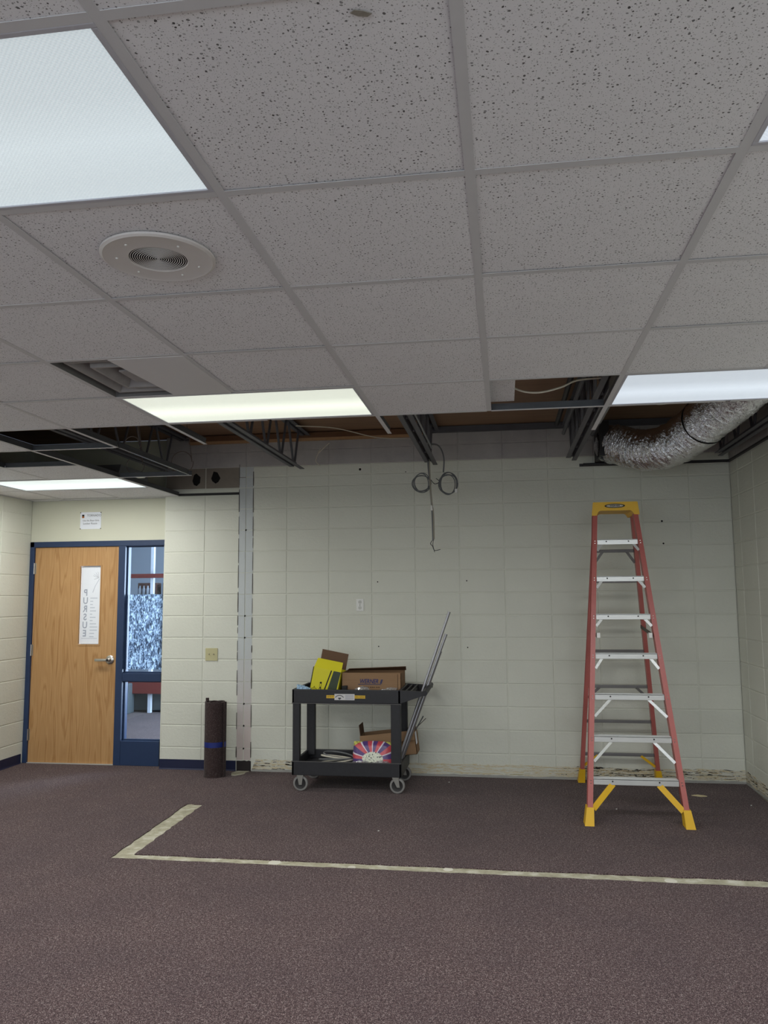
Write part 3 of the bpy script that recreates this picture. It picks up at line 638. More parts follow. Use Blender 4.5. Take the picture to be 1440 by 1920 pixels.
pipe('ceiling_wire', [(1.30, -.35, 2.98), (1.23, -.30, 2.94), (1.18, -.28, 2.90), (1.20, -.28, 2.94), (1.15, -.25, 2.84), (1.18, -.2, 2.80)], .004, WIREW, 'thin curled wire hanging near the joist end left of the coils', 'wire', None, 5, 8)
pipe('ceiling_wire', [(3.62, -2.7, 2.70), (3.72, -2.7, 2.66), (3.85, -2.7, 2.68)], .004, WIREW, 'short wire loop under the cool white light beside the duct', 'wire', None, 5, 8)
for i, (x, y, z, rr, lab) in enumerate(((.064, -1.7, 2.754, .062, 'dark cable loop above the open bays, the leftmost'), (-.20, -1.1, 2.70, .075, 'dark cable loop beside the ceiling grid end near the door light'), (.0, -.6, 2.802, .10, 'dark cable loop above the loose cross tee near the wall holes'))):
    pipe('cable_loop', [(x+rr*.6, y-.05, 3.155), (x+rr*.8, y-.02, z+.2)]+[(x+rr*math.cos(a*.4), y+.02*a*.1, z+rr*math.sin(a*.4)) for a in range(17)], .0032, flat('brown_cable', (112, 100, 94), .6), lab, 'cable', 'cable loops above the ceiling', 6, 2)
m_ = MB(); m_.bbox(-.20, -.13, -1.10, -1.03, 2.60, 2.64, .006); m_.bbox(-.10, -.04, -1.12, -1.06, 2.605, 2.635, .006); solo('bright_clip', m_, CHROME, 'shiny metal connector resting on the ceiling grid above the door light', 'clip')

# ------------------------------------------------------------------ door, sidelight, corridor beyond
door = thing('door_1', 'oak veneer door with lever handle in a navy steel frame', 'door', (-1.38, YD, 0)); door['kind'] = 'structure'
yf = YD-.012
m_ = MB(); m_.box(-1.829, -1.336, YD+.008, YD+.052, .008, 2.109); m_.box(-1.121, -.930, YD+.008, YD+.052, .008, 2.109); m_.box(-1.336, -1.121, YD+.008, YD+.052, .008, 1.148); m_.box(-1.336, -1.121, YD+.008, YD+.052, 1.919, 2.109); part('door_panel', m_, OAK, door)
m_ = MB(); f = .012
for a in ((-1.348, -1.109, 1.136, 1.148), (-1.348, -1.109, 1.919, 1.931), (-1.348, -1.336, 1.148, 1.919), (-1.121, -1.109, 1.148, 1.919)): m_.box(a[0], a[1], YD+.003, YD+.012, a[2], a[3])
part('lite_moulding', m_, OAK, door)
m_ = MB(); m_.box(-1.336, -1.121, YD+.034, YD+.038, 1.148, 1.919); part('vision_pane', m_, GLASS, door)
m_ = MB()
m_.bbox(-1.878, -1.832, yf, YD+.12, 0, 2.166, .004); m_.bbox(-1.878, -.415, yf, YD+.12, 2.111, 2.166, .004); m_.bbox(-.928, -.858, yf, YD+.12, 0, 2.111, .004); part('door_frame', m_, NAVY, door)
for z in (1.90, 1.09, .27):
    m_ = MB(); m_.tube([(-1.832, YD-.004, z-.055), (-1.832, YD-.004, z+.055)], .007, 10); m_.box(-1.836, -1.815, YD+.005, YD+.0095, z-.055, z+.055); part('hinge', m_, CHROME, door, True)
h = MB(); h.lathe([(.043, YD+.008), (.043, YD-.002), (.036, YD-.008), (.018, YD-.010), (.016, YD-.04), (.010, YD-.045)], 28, (-.995, 0, 1.0), 'y'); hd = part('door_handle', h, CHROME, door, True)
h = MB(); h.bbox(-1.128, -.985, YD-.058, YD-.038, .987, 1.014, .007); part('lever', h, CHROME, hd, True)
h = MB(); h.lathe([(.012, YD-.058), (.010, YD-.062)], 14, (-.995, 0, 1.0), 'y'); part('keyhole', h, HUB, hd)
m_ = MB(); m_.box(-1.83, -.93, YD-.01, YD+.06, 0, .007); part('threshold', m_, ALU, door)
win = thing('window_1', 'navy framed sidelight window beside the oak door', 'window', (-.64, YD, 0)); win['kind'] = 'structure'
m_ = MB(); m_.bbox(-.857, -.462, yf, YD+.10, .795, .872, .004); m_.bbox(-.857, -.462, yf, YD+.10, 0, .230, .004); part('window_frame', m_, NAVY, win)
for z0, z1 in ((.872, 2.111), (.230, .795)):
    m_ = MB(); m_.box(-.857, -.462, YD+.055, YD+.060, z0, z1); part('pane', m_, GLASS, win)
    m_ = MB()
    for a in ((-.857, -.845, z0, z1), (-.474, -.462, z0, z1), (-.845, -.474, z0, z0+.012), (-.845, -.474, z1-.012, z1)): m_.box(a[0], a[1], YD+.035, YD+.055, a[2], a[3])
    part('glazing_bead', m_, NAVY, win)
m_ = MB(); m_.box(-.835, -.463, YD+.0605, YD+.062, .905, 1.632); part('privacy_film', m_, FILM, win)
# corridor
CORW = flat('corridor_wall', (150, 160, 172), .7, wear=.05, scale=2); CCAR = m_carpet('corridor_carpet', .45)
m_ = MB(); m_.box(-6, 2.2, YD+.16, 6.2, -.05, 0); struct('floor_corridor', m_, CCAR)
m_ = MB(); m_.box(-6, 2.2, 6.0, 6.2, 0, 3); struct('wall_corridor', m_, CORW)
m_ = MB(); m_.box(-6, 2.2, YD+.2, 6.2, 3.0, 3.1); struct('ceiling_corridor', m_, CORW)
REDP = flat('red_paint', (112, 48, 44), .5); 
t = thing('red_rack', 'red steel rack with pale posts seen through the sidelight glass', 'rack', (-2.2, 3.5, 0))
for x in (-2.13, -1.70, -2.62): m_ = MB(); m_.bbox(x-.025, x+.025, 3.47, 3.52, 0, 2.7, .004); part('post', m_, flat('pale_post', (206, 214, 226), .5), t)
for z in (1.915, .36): m_ = MB(); m_.bbox(-2.9, -1.3, 3.42, 3.47, z-.03-(.06 if z < 1 else 0), z+.03+(.06 if z < 1 else 0), .004); part('beam', m_, REDP, t)
m_ = MB(); m_.bbox(-2.9, -1.3, 3.46, 3.9, 1.63, 1.655, .003); part('shelf', m_, flat('grey_shelf', (120, 124, 130), .6), t)
for i, x in enumerate((-2.37, -2.31, -2.25, -2.20)):
    m_ = MB(); m_.lathe([(.022, 1.656), (.024, 1.66), (.024, 1.73), (.011, 1.755), (.011, 1.775), (.013, 1.778)], 12, (x, 3.6, 0)); solo('bottle', m_, flat('pale_bottle', (176, 184, 196), .3), ('leftmost', 'second from left', 'third from left', 'rightmost')[i]+' of four pale bottles on the rack behind the sidelight glass', 'bottle', 'bottles on the rack shelf', True)
for i, (x, w_, lab) in enumerate(((-2.30, .14, 'brown carton behind the row of bottles on the rack'), (-1.98, .08, 'dark brown carton at the right of the rack shelf'))):
    m_ = MB(); m_.bbox(x-w_, x+w_, 3.68, 3.86, 1.656, 1.82, .004); solo('carton', m_, flat('dark_carton', (84, 56, 50), .8), lab, 'carton', 'cartons on the rack')
m_ = MB(); m_.bbox(-2.5, -1.2, 3.55, 4.3, .02, .26, .02); m_.bbox(-2.5, -2.36, 3.3, 3.5, .0, .42, .02); solo('floor_machine', m_, flat('dark_machine', (66, 74, 78), .5), 'dark low machine under the red rack beyond the glass', 'machine')

# --- notice above the door and the poster in the door's glass
t = thing('wall_notice', 'white laminated tornado notice taped above the oak door', 'sign', (-1.24, YD, 2.285))
m_ = MB(); m_.box(-1.352, -1.130, YD-.003, YD-.0005, 2.287, 2.456); part('sheet', m_, PAPER, t)
INK = flat('dark_grey_ink', (70, 72, 78), .8)
lettering('TORNADO', .030, (-1.205, YD-.0034, 2.422), INK, t)
lettering('Use the Boys Girls', .023, (-1.238, YD-.0034, 2.372), INK, t)
lettering('Locker Room', .027, (-1.245, YD-.0034, 2.342), INK, t)
m_ = MB(); m_.box(-1.334, -1.310, YD-.0042, YD-.003, 2.415, 2.432); m_.cur = 1; m_.box(-1.334, -1.310, YD-.0042, YD-.003, 2.398, 2.415); part('picture', m_, [BLACK, flat('orange_print', (176, 110, 60), .7)], t)
for a, b in ((-1.350, 2.452), (-1.133, 2.452), (-1.350, 2.29), (-1.133, 2.29)):
    m_ = MB(); m_.lathe([(.006, YD-.003), (.005, YD-.006), (.002, YD-.007)], 10, (a, 0, b), 'y'); part('tack', m_, flat('tack_grey', (120, 116, 104), .5), t)
t = thing('door_poster', 'white paper poster behind the narrow door glass, printing showing through mirrored', 'poster', (-1.229, YD+.02, 1.15))
m_ = MB(); m_.box(-1.333, -1.124, YD+.0255, YD+.0270, 1.152, 1.914); part('paper', m_, PAPER, t)
yp = YD+.0250
for i, chx in enumerate('PURSUE'): lettering(chx, .090, (-1.283, yp, 1.652-.080*i), flat('poster_grey', (166, 172, 186), .8), t, flip=True, sx=.86, bold=.0022)
for i in range(13): 
    wd = (.075, .03, .028, .05, .062, .024, .06, .03, .068, .082, .078, .05, .046)[i]; z = 1.60-.0315*i
    m_ = MB(); m_.box(-1.232, -1.232+wd, yp-.0002, yp+.0004, z-.004, z+.004); part('print_line', m_, INKG, t)
m_ = MB(); m_.box(-1.315, -1.15, yp-.0002, yp+.0004, 1.203, 1.208); part('print_line', m_, INKG, t)
for i, a in enumerate((100, 122, 142, 160, 196)):                      # faint spread hand
    a = math.radians(a); p0 = (-1.150, yp, 1.80); m_ = MB(); m_.tube([p0, (p0[0]+(.062 if i < 4 else .05)*math.cos(a), yp, p0[2]+(.062 if i < 4 else .05)*math.sin(a))], .0025, 5); part('hand_print', m_, flat('hand_grey', (200, 202, 210), .8), t)
m_ = MB(); m_.tube([(-1.143, yp, 1.79), (-1.185, yp, 1.72), (-1.21, yp, 1.655)], .0022, 5); part('hand_print', m_, INKG, t)

# --- wall plates
t = thing('light_switch', 'ivory double toggle switch plate on the wall above the carpet roll', 'switch', (.087, 0, 1.0))
m_ = MB(); m_.bbox(.026, .146, -.007, -.0002, 1.004, 1.122, .003); part('plate', m_, IVORY, t)
for x in (.064, .108): m_ = MB(); m_.lathe([(.007, -.007), (.005, -.016), (.003, -.020)], 10, (x, 0, 1.066), 'y'); part('toggle', m_, CHROME, t, True)
t = thing('wall_outlet', 'small white outlet plate alone on the block wall above the cart', 'outlet', (1.512, 0, 1.46))
m_ = MB(); m_.bbox(1.478, 1.546, -.006, -.0002, 1.463, 1.574, .003); part('plate', m_, WHITE, t)
for z in (1.545, 1.493): m_ = MB(); m_.lathe([(.016, -.0062), (.015, -.0075)], 14, (1.512, 0, z), 'y'); part('receptacle', m_, flat('plate_grey', (196, 196, 190), .5), t)
m_ = MB(); m_.lathe([(.004, -.006), (.003, -.0085)], 8, (1.512, 0, 1.519), 'y'); part('screw', m_, DARK, t)

# --- carpet roll
t = thing('carpet_roll', 'standing roll of dark carpet bound with blue tape', 'carpet roll', (.218, -.235, 0))
pts = []; turns = 3.2; m_ = MB()
for i in range(int(turns*36)+1):
    a = 2*math.pi*i/36; rr = .045+.0165*a/(2*math.pi); pts.append((.218+rr*math.cos(-a+.9), -.235+rr*math.sin(-a+.9), rr))
pts += [(.218-.105, -.225+.06, 0)] if False else []
V = []; th = .0105
for (x, y, rr) in pts:
    d = Vector((x-.218, y+.235, 0)).normalized()
    zt = .655+.006*math.sin(len(V)*.07)
    V += [(x-d.x*th/2, y-d.y*th/2, 0), (x+d.x*th/2, y+d.y*th/2, 0), (x+d.x*th/2, y+d.y*th/2, zt), (x-d.x*th/2, y-d.y*th/2, zt)]
n = len(pts); F = []
for i in range(n-1):
    for k in range(4): F.append((4*i+k, 4*i+(k+1) % 4, 4*i+4+(k+1) % 4, 4*i+4+k))
F += [(3, 2, 1, 0), (4*n-4, 4*n-3, 4*n-2, 4*n-1)]
m_.add(V, F); RB = m_carpet('carpet_backing', .36, .6); part('carpet_spiral', m_, RB, t, True)
m_ = MB(); m_.box(.112, .140, -.200, -.188, 0, .685); part('loose_edge', m_, RB, t)
V = []
for (x, y, rr) in pts[-37:]:
    d = Vector((x-.218, y+.235, 0)).normalized(); e = th/2+.0008
    V += [(x+d.x*e, y+d.y*e, .262), (x+d.x*e, y+d.y*e, .308)]
m_ = MB(); m_.add(V, [(2*i, 2*i+2, 2*i+3, 2*i+1) for i in range(36)]); part('tape_band', m_, TAPE, t, True)

# ------------------------------------------------------------------ utility cart
cart = thing('utility_cart', 'black two shelf plastic utility cart on grey casters', 'cart', (1.52, -.43, 0))
X0, X1, Y0, Y1 = 1.058, 1.975, -.70, -.15
def tray(zb, zt, zd):
    m_ = MB(); w_ = .022
    m_.bbox(X0, X1, Y0, Y0+w_, zb, zt, .006); m_.bbox(X0, X1, Y1-w_, Y1, zb, zt, .006); m_.bbox(X0, X0+w_, Y0, Y1, zb, zt, .006); m_.bbox(X1-w_, X1, Y0, Y1, zb, zt, .006)
    m_.box(X0+.01, X1-.01, Y0+.01, Y1-.01, zd-.02, zd); return m_
tt = part('top_tray', tray(.716, .828, .770), CART, cart); lt = part('bottom_tray', tray(.130, .243, .172), CART, cart)
for m0 in ((.716, tt), (.243, lt)):
    m_ = MB(); z = m0[0]; m_.box(X0-.003, X1+.003, Y0-.003, Y0+.003, z-.004, z+.001); part('seam', m_, flat('scuffed_edge', (84, 82, 82), .5), m0[1])
for (a, b, wx) in ((X0+.004, Y0+.004, .060), (X1-.086, Y0+.004, .082), (X0+.004, Y1-.064, .075), (X1-.07, Y1-.064, .062)):
    m_ = MB(); m_.bbox(a, a+wx, b, b+.058, .20, .74, .008); part('leg', m_, CART, cart)
# handle end: tapering cheeks, cross ribs and grip
m_ = MB()
for y_ in (Y0, Y1-.022): m_.prism([(X1-.02, .716), (X1-.02, .828), (2.15, .818), (2.19, .812), (2.19, .795), (2.13, .775)], y_, y_+.022, 'y')
for x in (2.005, 2.05): m_.bbox(x, x+.014, Y0+.01, Y1-.01, .790, .822, .003)
m_.tube([(2.172, Y0-.012, .806), (2.178, -.42, .822), (2.172, Y1+.012, .818)], .022, 12); hnd = part('handle', m_, CART, cart)
for x in (1.128, 1.925):
    for y_, nm in ((Y0+.03, 0), (Y1-.06, 1)):
        fk = MB(); sgn = .02 if x > 1.5 else 0
        fk.bbox(x-.028, x+.028, y_-.026, y_+.026, .120, .132, .003)
        for sy in (-.024, .020): fk.prism([(x-.024, .122), (x+.024, .122), (x+.014+sgn, .052), (x-.010+sgn, .052)], y_+sy, y_+sy+.004, 'y')
        c = part('caster', fk, flat('zinc_fork', (150, 148, 142), .45, .5), cart)
        wx = x+sgn*.6; wh = MB(); wh.lathe([(.046, -.014), (.060, -.012), (.063, -.006), (.063, .006), (.060, .012), (.046, .014)], 32, (wx, y_, .063), 'y', False, False); part('tyre', wh, RUBBER, c, True)
        wh = MB(); wh.lathe([(.008, -.019), (.012, -.012), (.034, -.010), (.0465, -.014), (.0465, .014), (.034, .010), (.012, .012)], 24, (wx, y_, .063), 'y'); part('hub', wh, HUB, c, True)
# labels on the front lip
m_ = MB(); m_.box(1.352, 1.680, Y0-.0012, Y0+.002, .758, .783); st = part('yellow_label', m_, flat('label_yellow', (206, 168, 52), .6), cart)
lettering('SITE P', .020, (1.386, Y0-.0016, .7705), flat('brown_ink', (96, 70, 24), .7), st); lettering('ION ONLY', .020, (1.635, Y0-.0016, .7705), flat('brown_ink', (96, 70, 24), .7), st)
m_ = MB(); m_.box(1.421, 1.590, Y0-.0026, Y0-.0012, .744, .794); st = part('white_label', m_, flat('label_white', (206, 204, 204), .6), cart)
def arc(cx_, cz_, rx, rz, a0, a1, y_, w_, n=14):
    m__ = MB(); V = []
    for i in range(n+1):
        a = a0+(a1-a0)*i/n
        for q in (-w_/2, w_/2): V.append((cx_+(rx+q)*math.cos(a), y_, cz_+(rz+q)*math.sin(a)))
    m__.add(V, [(2*i, 2*i+1, 2*i+3, 2*i+2) for i in range(n)]); return m__
part('logo', arc(1.463, .760, .034, .022, .2, math.pi-.2, Y0-.0030, .006), INK, st)
m_ = MB(); m_.prism([(1.453, .764), (1.476, .764), (1.478, .757), (1.466, .748), (1.460, .748), (1.452, .757)], Y0-.0034, Y0-.0027); part('logo', m_, INK, st)
for i in range(5): m_ = MB(); z = .785-.0083*i; m_.box(1.512, 1.582, Y0-.0031, Y0-.0026, z-.0018, z+.0012); part('print_line', m_, flat('fine_print', (130, 134, 150), .7), st)

# --- things on the cart's top tray
t = thing('yellow_carton', 'open yellow and green carton tilted on the cart tray, flaps up', 'carton', (1.30, -.46, .772))
tilt = Matrix.Translation((1.165, 0, .772)) @ Matrix.Rotation(math.radians(11), 4, 'Y') @ Matrix.Translation((-1.165, 0, -.772))
def tp(m_, rot=tilt):
    m_.v = [tuple(rot @ Vector(v)) for v in m_.v]; return m_
yb0, yb1 = -.56, -.36
m_ = MB(); xa, xb, za, zb = 1.165, 1.412, .808, 1.008
m_.box(xa, xb, yb0, yb0+.004, za, zb); m_.box(xa, xb, yb1-.004, yb1, za, zb); m_.box(xa, xa+.004, yb0, yb1, za, zb); m_.box(xb-.004, xb, yb0, yb1, za, zb); m_.box(xa, xb, yb0, yb1, za, za+.004); part('box_body', tp(m_), LEMON, t)
m_ = MB(); m_.add([(xa+.004, yb0, zb), (xb-.004, yb0, zb), (xb-.012, yb0+.05, zb+.075), (xa+.012, yb0+.05, zb+.075), (xa+.004, yb0+.003, zb), (xb-.004, yb0+.003, zb), (xb-.012, yb0+.053, zb+.075), (xa+.012, yb0+.053, zb+.075)], [(0, 1, 2, 3), (7, 6, 5, 4), (0, 4, 5, 1), (1, 5, 6, 2), (2, 6, 7, 3), (3, 7, 4, 0)]); part('front_flap', tp(m_), LEMON, t)
m_ = MB(); m_.box(xa+.006, xb-.004, yb1-.004, yb1, zb, zb+.14); part('rear_flap', tp(m_), BOARD2, t)
m_ = MB(); m_.prism([(xa-.0035, za), (xa-.0005, za), (xa-.0005, zb), (xa-.0035, zb)], yb0+.001, yb1, 'y'); part('dark_side', tp(m_), BLACK, t)
ye = yb0-.0012
m_ = MB(); m_.prism([(xa+.148, za), (xb-.020, za), (xb-.006, zb-.002), (xa+.178, zb-.002)], ye, yb0); part('green_panel', tp(m_), GREEN, t)
m_ = MB(); m_.prism([(xa+.118, za), (xa+.128, za), (xa+.164, zb-.002), (xa+.154, zb-.002)], ye, yb0); part('black_stripe', tp(m_), BLACK, t)
fig = MB(); fx, fz = xa+.086, za+.02
fig.prism([(fx-.006, fz+.052), (fx+.008, fz+.052), (fx+.010, fz+.066), (fx-.002, fz+.068), (fx-.010, fz+.060)], ye, yb0)
fig.prism([(fx-.008, fz+.004), (fx-.003, fz+.004), (fx+.002, fz+.018), (fx+.008, fz+.0), (fx+.014, fz+.002), (fx+.008, fz+.026), (fx-.002, fz+.026)], ye, yb0)
fig.prism([(fx+.006, fz+.026), (fx+.0085, fz+.026), (fx+.0085, fz+.052), (fx+.006, fz+.052)], ye, yb0); fig.prism([(fx-.006, fz+.026), (fx-.004, fz+.026), (fx-.006, fz+.05), (fx-.008, fz+.05)], ye, yb0)
fig.prism([(fx-.012, fz-.006), (fx+.016, fz-.006), (fx+.016, fz-.003), (fx-.012, fz-.003)], ye, yb0); part('figure_print', tp(fig), BLACK, t)
fig = MB(); fig.tube(catmull([(xa+.018, ye, za+.018), (xa+.03, ye, za+.026), (xa+.036, ye, za+.040), (xa+.044, ye, za+.026), (xa+.058, ye, za+.022), (xa+.064, ye, za+.012)], 4), .0018, 4); part('scribble_print', tp(fig), flat('olive_print', (110, 108, 20), .7), t)

t = thing('brown_carton', 'long brown cardboard carton with blue lettering on the cart tray', 'carton', (1.70, -.39, .772))
xa, xb, ya, yb, za, zb = 1.448, 1.957, -.535, -.255, .772, .952
m_ = MB(); m_.box(xa, xb, ya, ya+.004, za, zb); m_.box(xa, xb, yb-.004, yb, za, zb+.004); m_.box(xa, xa+.004, ya, yb, za, zb); m_.box(xb-.004, xb, ya, yb, za, zb); m_.box(xa, xb, ya, yb, za, za+.004); part('box_body', m_, BOARD, t)
m_ = MB(); m_.add([(xa, yb, zb), (xb+.01, yb, zb+.004), (xb+.02, yb-.10, zb+.042), (xa+.03, yb-.10, zb+.020), (xa, yb, zb-.004), (xb+.01, yb, zb), (xb+.02, yb-.10, zb+.038), (xa+.03, yb-.10, zb+.016)], [(0, 1, 2, 3), (7, 6, 5, 4), (0, 4, 5, 1), (1, 5, 6, 2), (2, 6, 7, 3), (3, 7, 4, 0)]); part('lid_flap', m_, BOARD2, t)
m_ = MB(); m_.box(xb-.03, xb-.027, ya-.0012, ya, za+.03, zb-.01); part('cut_slot', m_, flat('slot_dark', (66, 46, 34), .8), t)
lettering('WERNER', .050, (1.682, ya-.0012, .880), BLUEINK, t, shear=.25, sx=.80, bold=.0012)
m_ = MB(); m_.prism([(1.590, .853), (1.785, .853), (1.789, .859), (1.592, .859)], ya-.0012, ya); m_.prism([(1.776, .862), (1.792, .862), (1.803, .897), (1.787, .897)], ya-.0012, ya); part('logo_bar', m_, flat('navy_print', (58, 60, 92), .7), t)
for k in range(9):
    m_ = MB(); xk = 1.622+.0175*k; m_.box(xk, xk+(.013 if k % 3 else .009), ya-.0012, ya, .828, .8365); part('fine_print', m_, flat('brown_print', (84, 62, 44), .8), t)
m_ = MB(); m_.bbox(1.462, 1.505, -.60, -.57, .772, .845, .006); m_.tube([(1.46, -.585, .838), (1.508, -.585, .842)], .010, 10); solo('black_knob', m_, BLACK, 'small black knob between the carton and the front lip of the cart', 'knob')
def crumple(x0, x1, y0, y1, zf, nx, ny, amp, seed):
    rs = random.Random(seed); m__ = MB(); V = []
    for j in range(ny+1):
        for i in range(nx+1):
            u, v = i/nx, j/ny; V.append((x0+(x1-x0)*u+rs.uniform(-1, 1)*(x1-x0)/nx*.3, y0+(y1-y0)*v+rs.uniform(-1, 1)*(y1-y0)/ny*.3, zf(u, v)+rs.uniform(-amp, amp)))
    m__.add(V, [(j*(nx+1)+i, j*(nx+1)+i+1, (j+1)*(nx+1)+i+1, (j+1)*(nx+1)+i) for j in range(ny) for i in range(nx)]); return m__
solo('plastic_wrap', crumple(1.58, 1.93, -.66, -.57, lambda u, v: .800+.045*math.sin(math.pi*v)*(.6+.4*math.sin(u*9)), 22, 6, .010, 3), CLEAR, 'clump of clear plastic wrap in front of the brown carton', 'plastic wrap')
solo('blue_packet', crumple(1.085, 1.20, -.66, -.585, lambda u, v: .792+.07*math.sin(math.pi*(.15+.8*v))*(1-.45*u), 12, 8, .006, 5), BLUEP, 'crumpled blue and white plastic packet in the cart corner', 'packet')

# --- things on the lower tray
m_ = MB()
for i in range(5):
    rx, ry, cz = .168-.010*i, .125-.009*i, .192+.016*i
    m_.tube([(1.375+.008*i+rx*math.cos(a*math.pi/18), -.50+.008*i+ry*math.sin(a*math.pi/18), cz+.012*math.sin(a*math.pi/18+i*.9)+.02*math.cos(a*math.pi/18+i)) for a in range(36)], .0065, 6, True)
    m_.cur = 1 if i % 2 == 0 else 0
solo('wire_coil', m_, [WIREG, WIREW], 'coil of grey and white wire lying in the lower cart tray', 'wire coil', None, True)
bg = bmesh.new(); bmesh.ops.create_grid(bg, x_segments=24, y_segments=12, size=1)
me_v = []
for sgn in (-1, 1):
    for v in bg.verts:
        u, q = v.co.x, v.co.y; bul = (max(0, 1-u**4)*max(0, 1-q**4))**.5; me_v.append((1.722+.175*u*(1-.04*abs(q)), -.555+sgn*.045*bul+random.uniform(-.002, .002)-.02*q*-1, .285+.105*q*(1-.05*abs(u))))
bg.verts.index_update(); nf = len(bg.verts); fs = [[v.index for v in f.verts] for f in bg.faces]; bg.free()
m_ = MB(); m_.add(me_v, fs+[[i+nf for i in reversed(f)] for f in fs]); m_.v = [(x, y, z) for x, y, z in m_.v]
solo('printed_bag', m_, BAG, 'colourful purple, red and yellow printed bag in the lower cart tray', 'bag', None, True)
solo('plastic_film', crumple(1.53, 1.93, -.67, -.605, lambda u, v: .196+.055*math.sin(math.pi*v)*(.5+.5*abs(math.sin(u*7))), 24, 6, .010, 9), CLEAR, 'crumpled clear film in front of the colourful bag', 'plastic film')
t = thing('open_carton', 'open brown carton leaning out of the lower cart tray, behind the bag', 'carton', (1.84, -.32, .175))
rot2 = Matrix.Translation((1.84, 0, .2)) @ Matrix.Rotation(math.radians(-7), 4, 'Y') @ Matrix.Translation((-1.84, 0, -.2))
xa, xb, ya, yb, za, zb = 1.60, 2.075, -.375, -.168, .230, .43
m_ = MB(); m_.box(xa, xb, ya, ya+.004, za, zb); m_.box(xa, xb, yb-.004, yb, za, zb); m_.box(xa, xa+.004, ya, yb, za, zb); m_.box(xb-.004, xb, ya, yb, za, zb); m_.box(xa, xb, ya, yb, za, za+.004); part('box_body', tp(m_, rot2), BOARD, t)
m_ = MB(); m_.add([(xa, ya, zb), (xb, ya, zb), (xb, ya-.03, zb-.075), (xa, ya-.03, zb-.075), (xa, ya-.004, zb), (xb, ya-.004, zb), (xb, ya-.034, zb-.075), (xa, ya-.034, zb-.075)], [(0, 1, 2, 3), (7, 6, 5, 4), (0, 4, 5, 1), (1, 5, 6, 2), (2, 6, 7, 3), (3, 7, 4, 0)]); part('front_flap', tp(m_, rot2), BOARD, t)
m_ = MB(); m_.box(xa, xa+.004, ya+.01, yb-.01, zb, zb+.09); part('end_flap', tp(m_, rot2), BOARD2, t)
m_ = MB(); m_.box(xb, xb+.003, ya+.02, ya+.10, zb-.12, zb-.02); part('paper_tag', tp(m_, rot2), PAPER, t)
m_ = MB(); m_.tube([(2.02, -.3, .40), (2.118, -.3, .566)], .006, 6); solo('metal_rod', m_, GALV, 'thin grey rod standing up out of the leaning carton', 'rod')
m_ = MB(); m_.tube([(2.03, -.28, .44), (2.138, -.28, .545)], .003, 6); solo('stiff_wire', m_, WIRED, 'stiff dark wire poking out of the leaning carton beside the rod', 'wire')
for p0, p1, r, lab in (((1.912, -.515, .185), (2.361, -.40, 1.456), .0125, 'longest grey conduit leaning through the cart handle'), ((1.930, -.495, .19), (2.330, -.385, 1.266), .0125, 'shorter grey conduit leaning beside the longest one, middle of three'), ((1.934, -.456, .19), (2.276, -.350, 1.119), .015, 'thick grey conduit leaning at the cart handle, shortest of three')):
    d = (Vector(p1)-Vector(p0)).normalized(); m_ = MB(); m_.tube([p0, p1], r, 12); m_.tube([Vector(p1)-d*.002, Vector(p1)+d*.004], r*1.12, 12); solo('leaning_conduit', m_, EMT, lab, 'conduit', 'conduits leaning on the cart', True)

# ------------------------------------------------------------------ step ladder
lad = thing('step_ladder', 'tall red fibreglass step ladder with yellow cap and feet', 'ladder', (3.74, -.72, 0))
yF = lambda z: -1.41+.30*z; hF = lambda z: .3145-.078*z; cF = lambda z: 3.718+.0045*z
yR = lambda z: -.035-.22*z; hR = lambda z: .3225-.076*z; cR = lambda z: 3.774-.016*z
def channel(a, b, side, depth, fl, sgn_y):
    """C channel from a to b (points on the inner front corner); web on the inner side, flanges outwards"""
    m_ = MB(); a, b = Vector(a), Vector(b); X_ = Vector((side, 0, 0)); Y_ = Vector((0, sgn_y, 0)); t_ = .005
    for (x0_, x1_, y0_, y1_) in ((0, t_, 0, depth), (t_, fl, 0, t_), (t_, fl, depth-t_, depth)):
        V = [p+X_*x+Y_*y for p in (a, b) for x, y in ((x0_, y0_), (x1_, y0_), (x1_, y1_), (x0_, y1_))]
        m_.add(V, [(0, 3, 2, 1), (4, 5, 6, 7), (0, 1, 5, 4), (1, 2, 6, 5), (2, 3, 7, 6), (3, 0, 4, 7)])
    return m_
ZT = 2.27
for sd in (-1, 1):
    P = lambda z, o=0: (cF(z)+sd*hF(z), yF(z), z)
    part('front_rail', channel(P(.05), P(ZT), sd, .076, .036, 1), FIBRE, lad)
    Q = lambda z: (cR(z)+sd*(hR(z)-.018), yR(z), z)
    part('rear_rail', channel(Q(.05), Q(ZT), sd, .058, .032, -1), FIBRE, lad)
    # boots
    for nm, p, dep, s_y, wd in (('foot', P, .082, 1, .044), ('foot', Q, .062, -1, .038)):
        b0, b1 = Vector(p(0)), Vector(p(.115)); xa_ = -.006*sd; V = []
        for q, ex in ((b0, .010), (b1, .0)):
            for x, y in ((xa_-sd*ex*.4, -.008-ex), (sd*(wd+ex), -.008-ex), (sd*(wd+ex), dep+.004+ex), (xa_-sd*ex*.4, dep+.004+ex)): V.append((q.x+x, q.y+s_y*y, q.z))
        m_ = MB(); m_.add(V, [(0, 3, 2, 1), (4, 5, 6, 7), (0, 1, 5, 4), (1, 2, 6, 5), (2, 3, 7, 6), (3, 0, 4, 7)]); part(nm, m_, YELLOW, lad)
ZS = [.298, .579, .867, 1.157, 1.447, 1.738, 2.031]
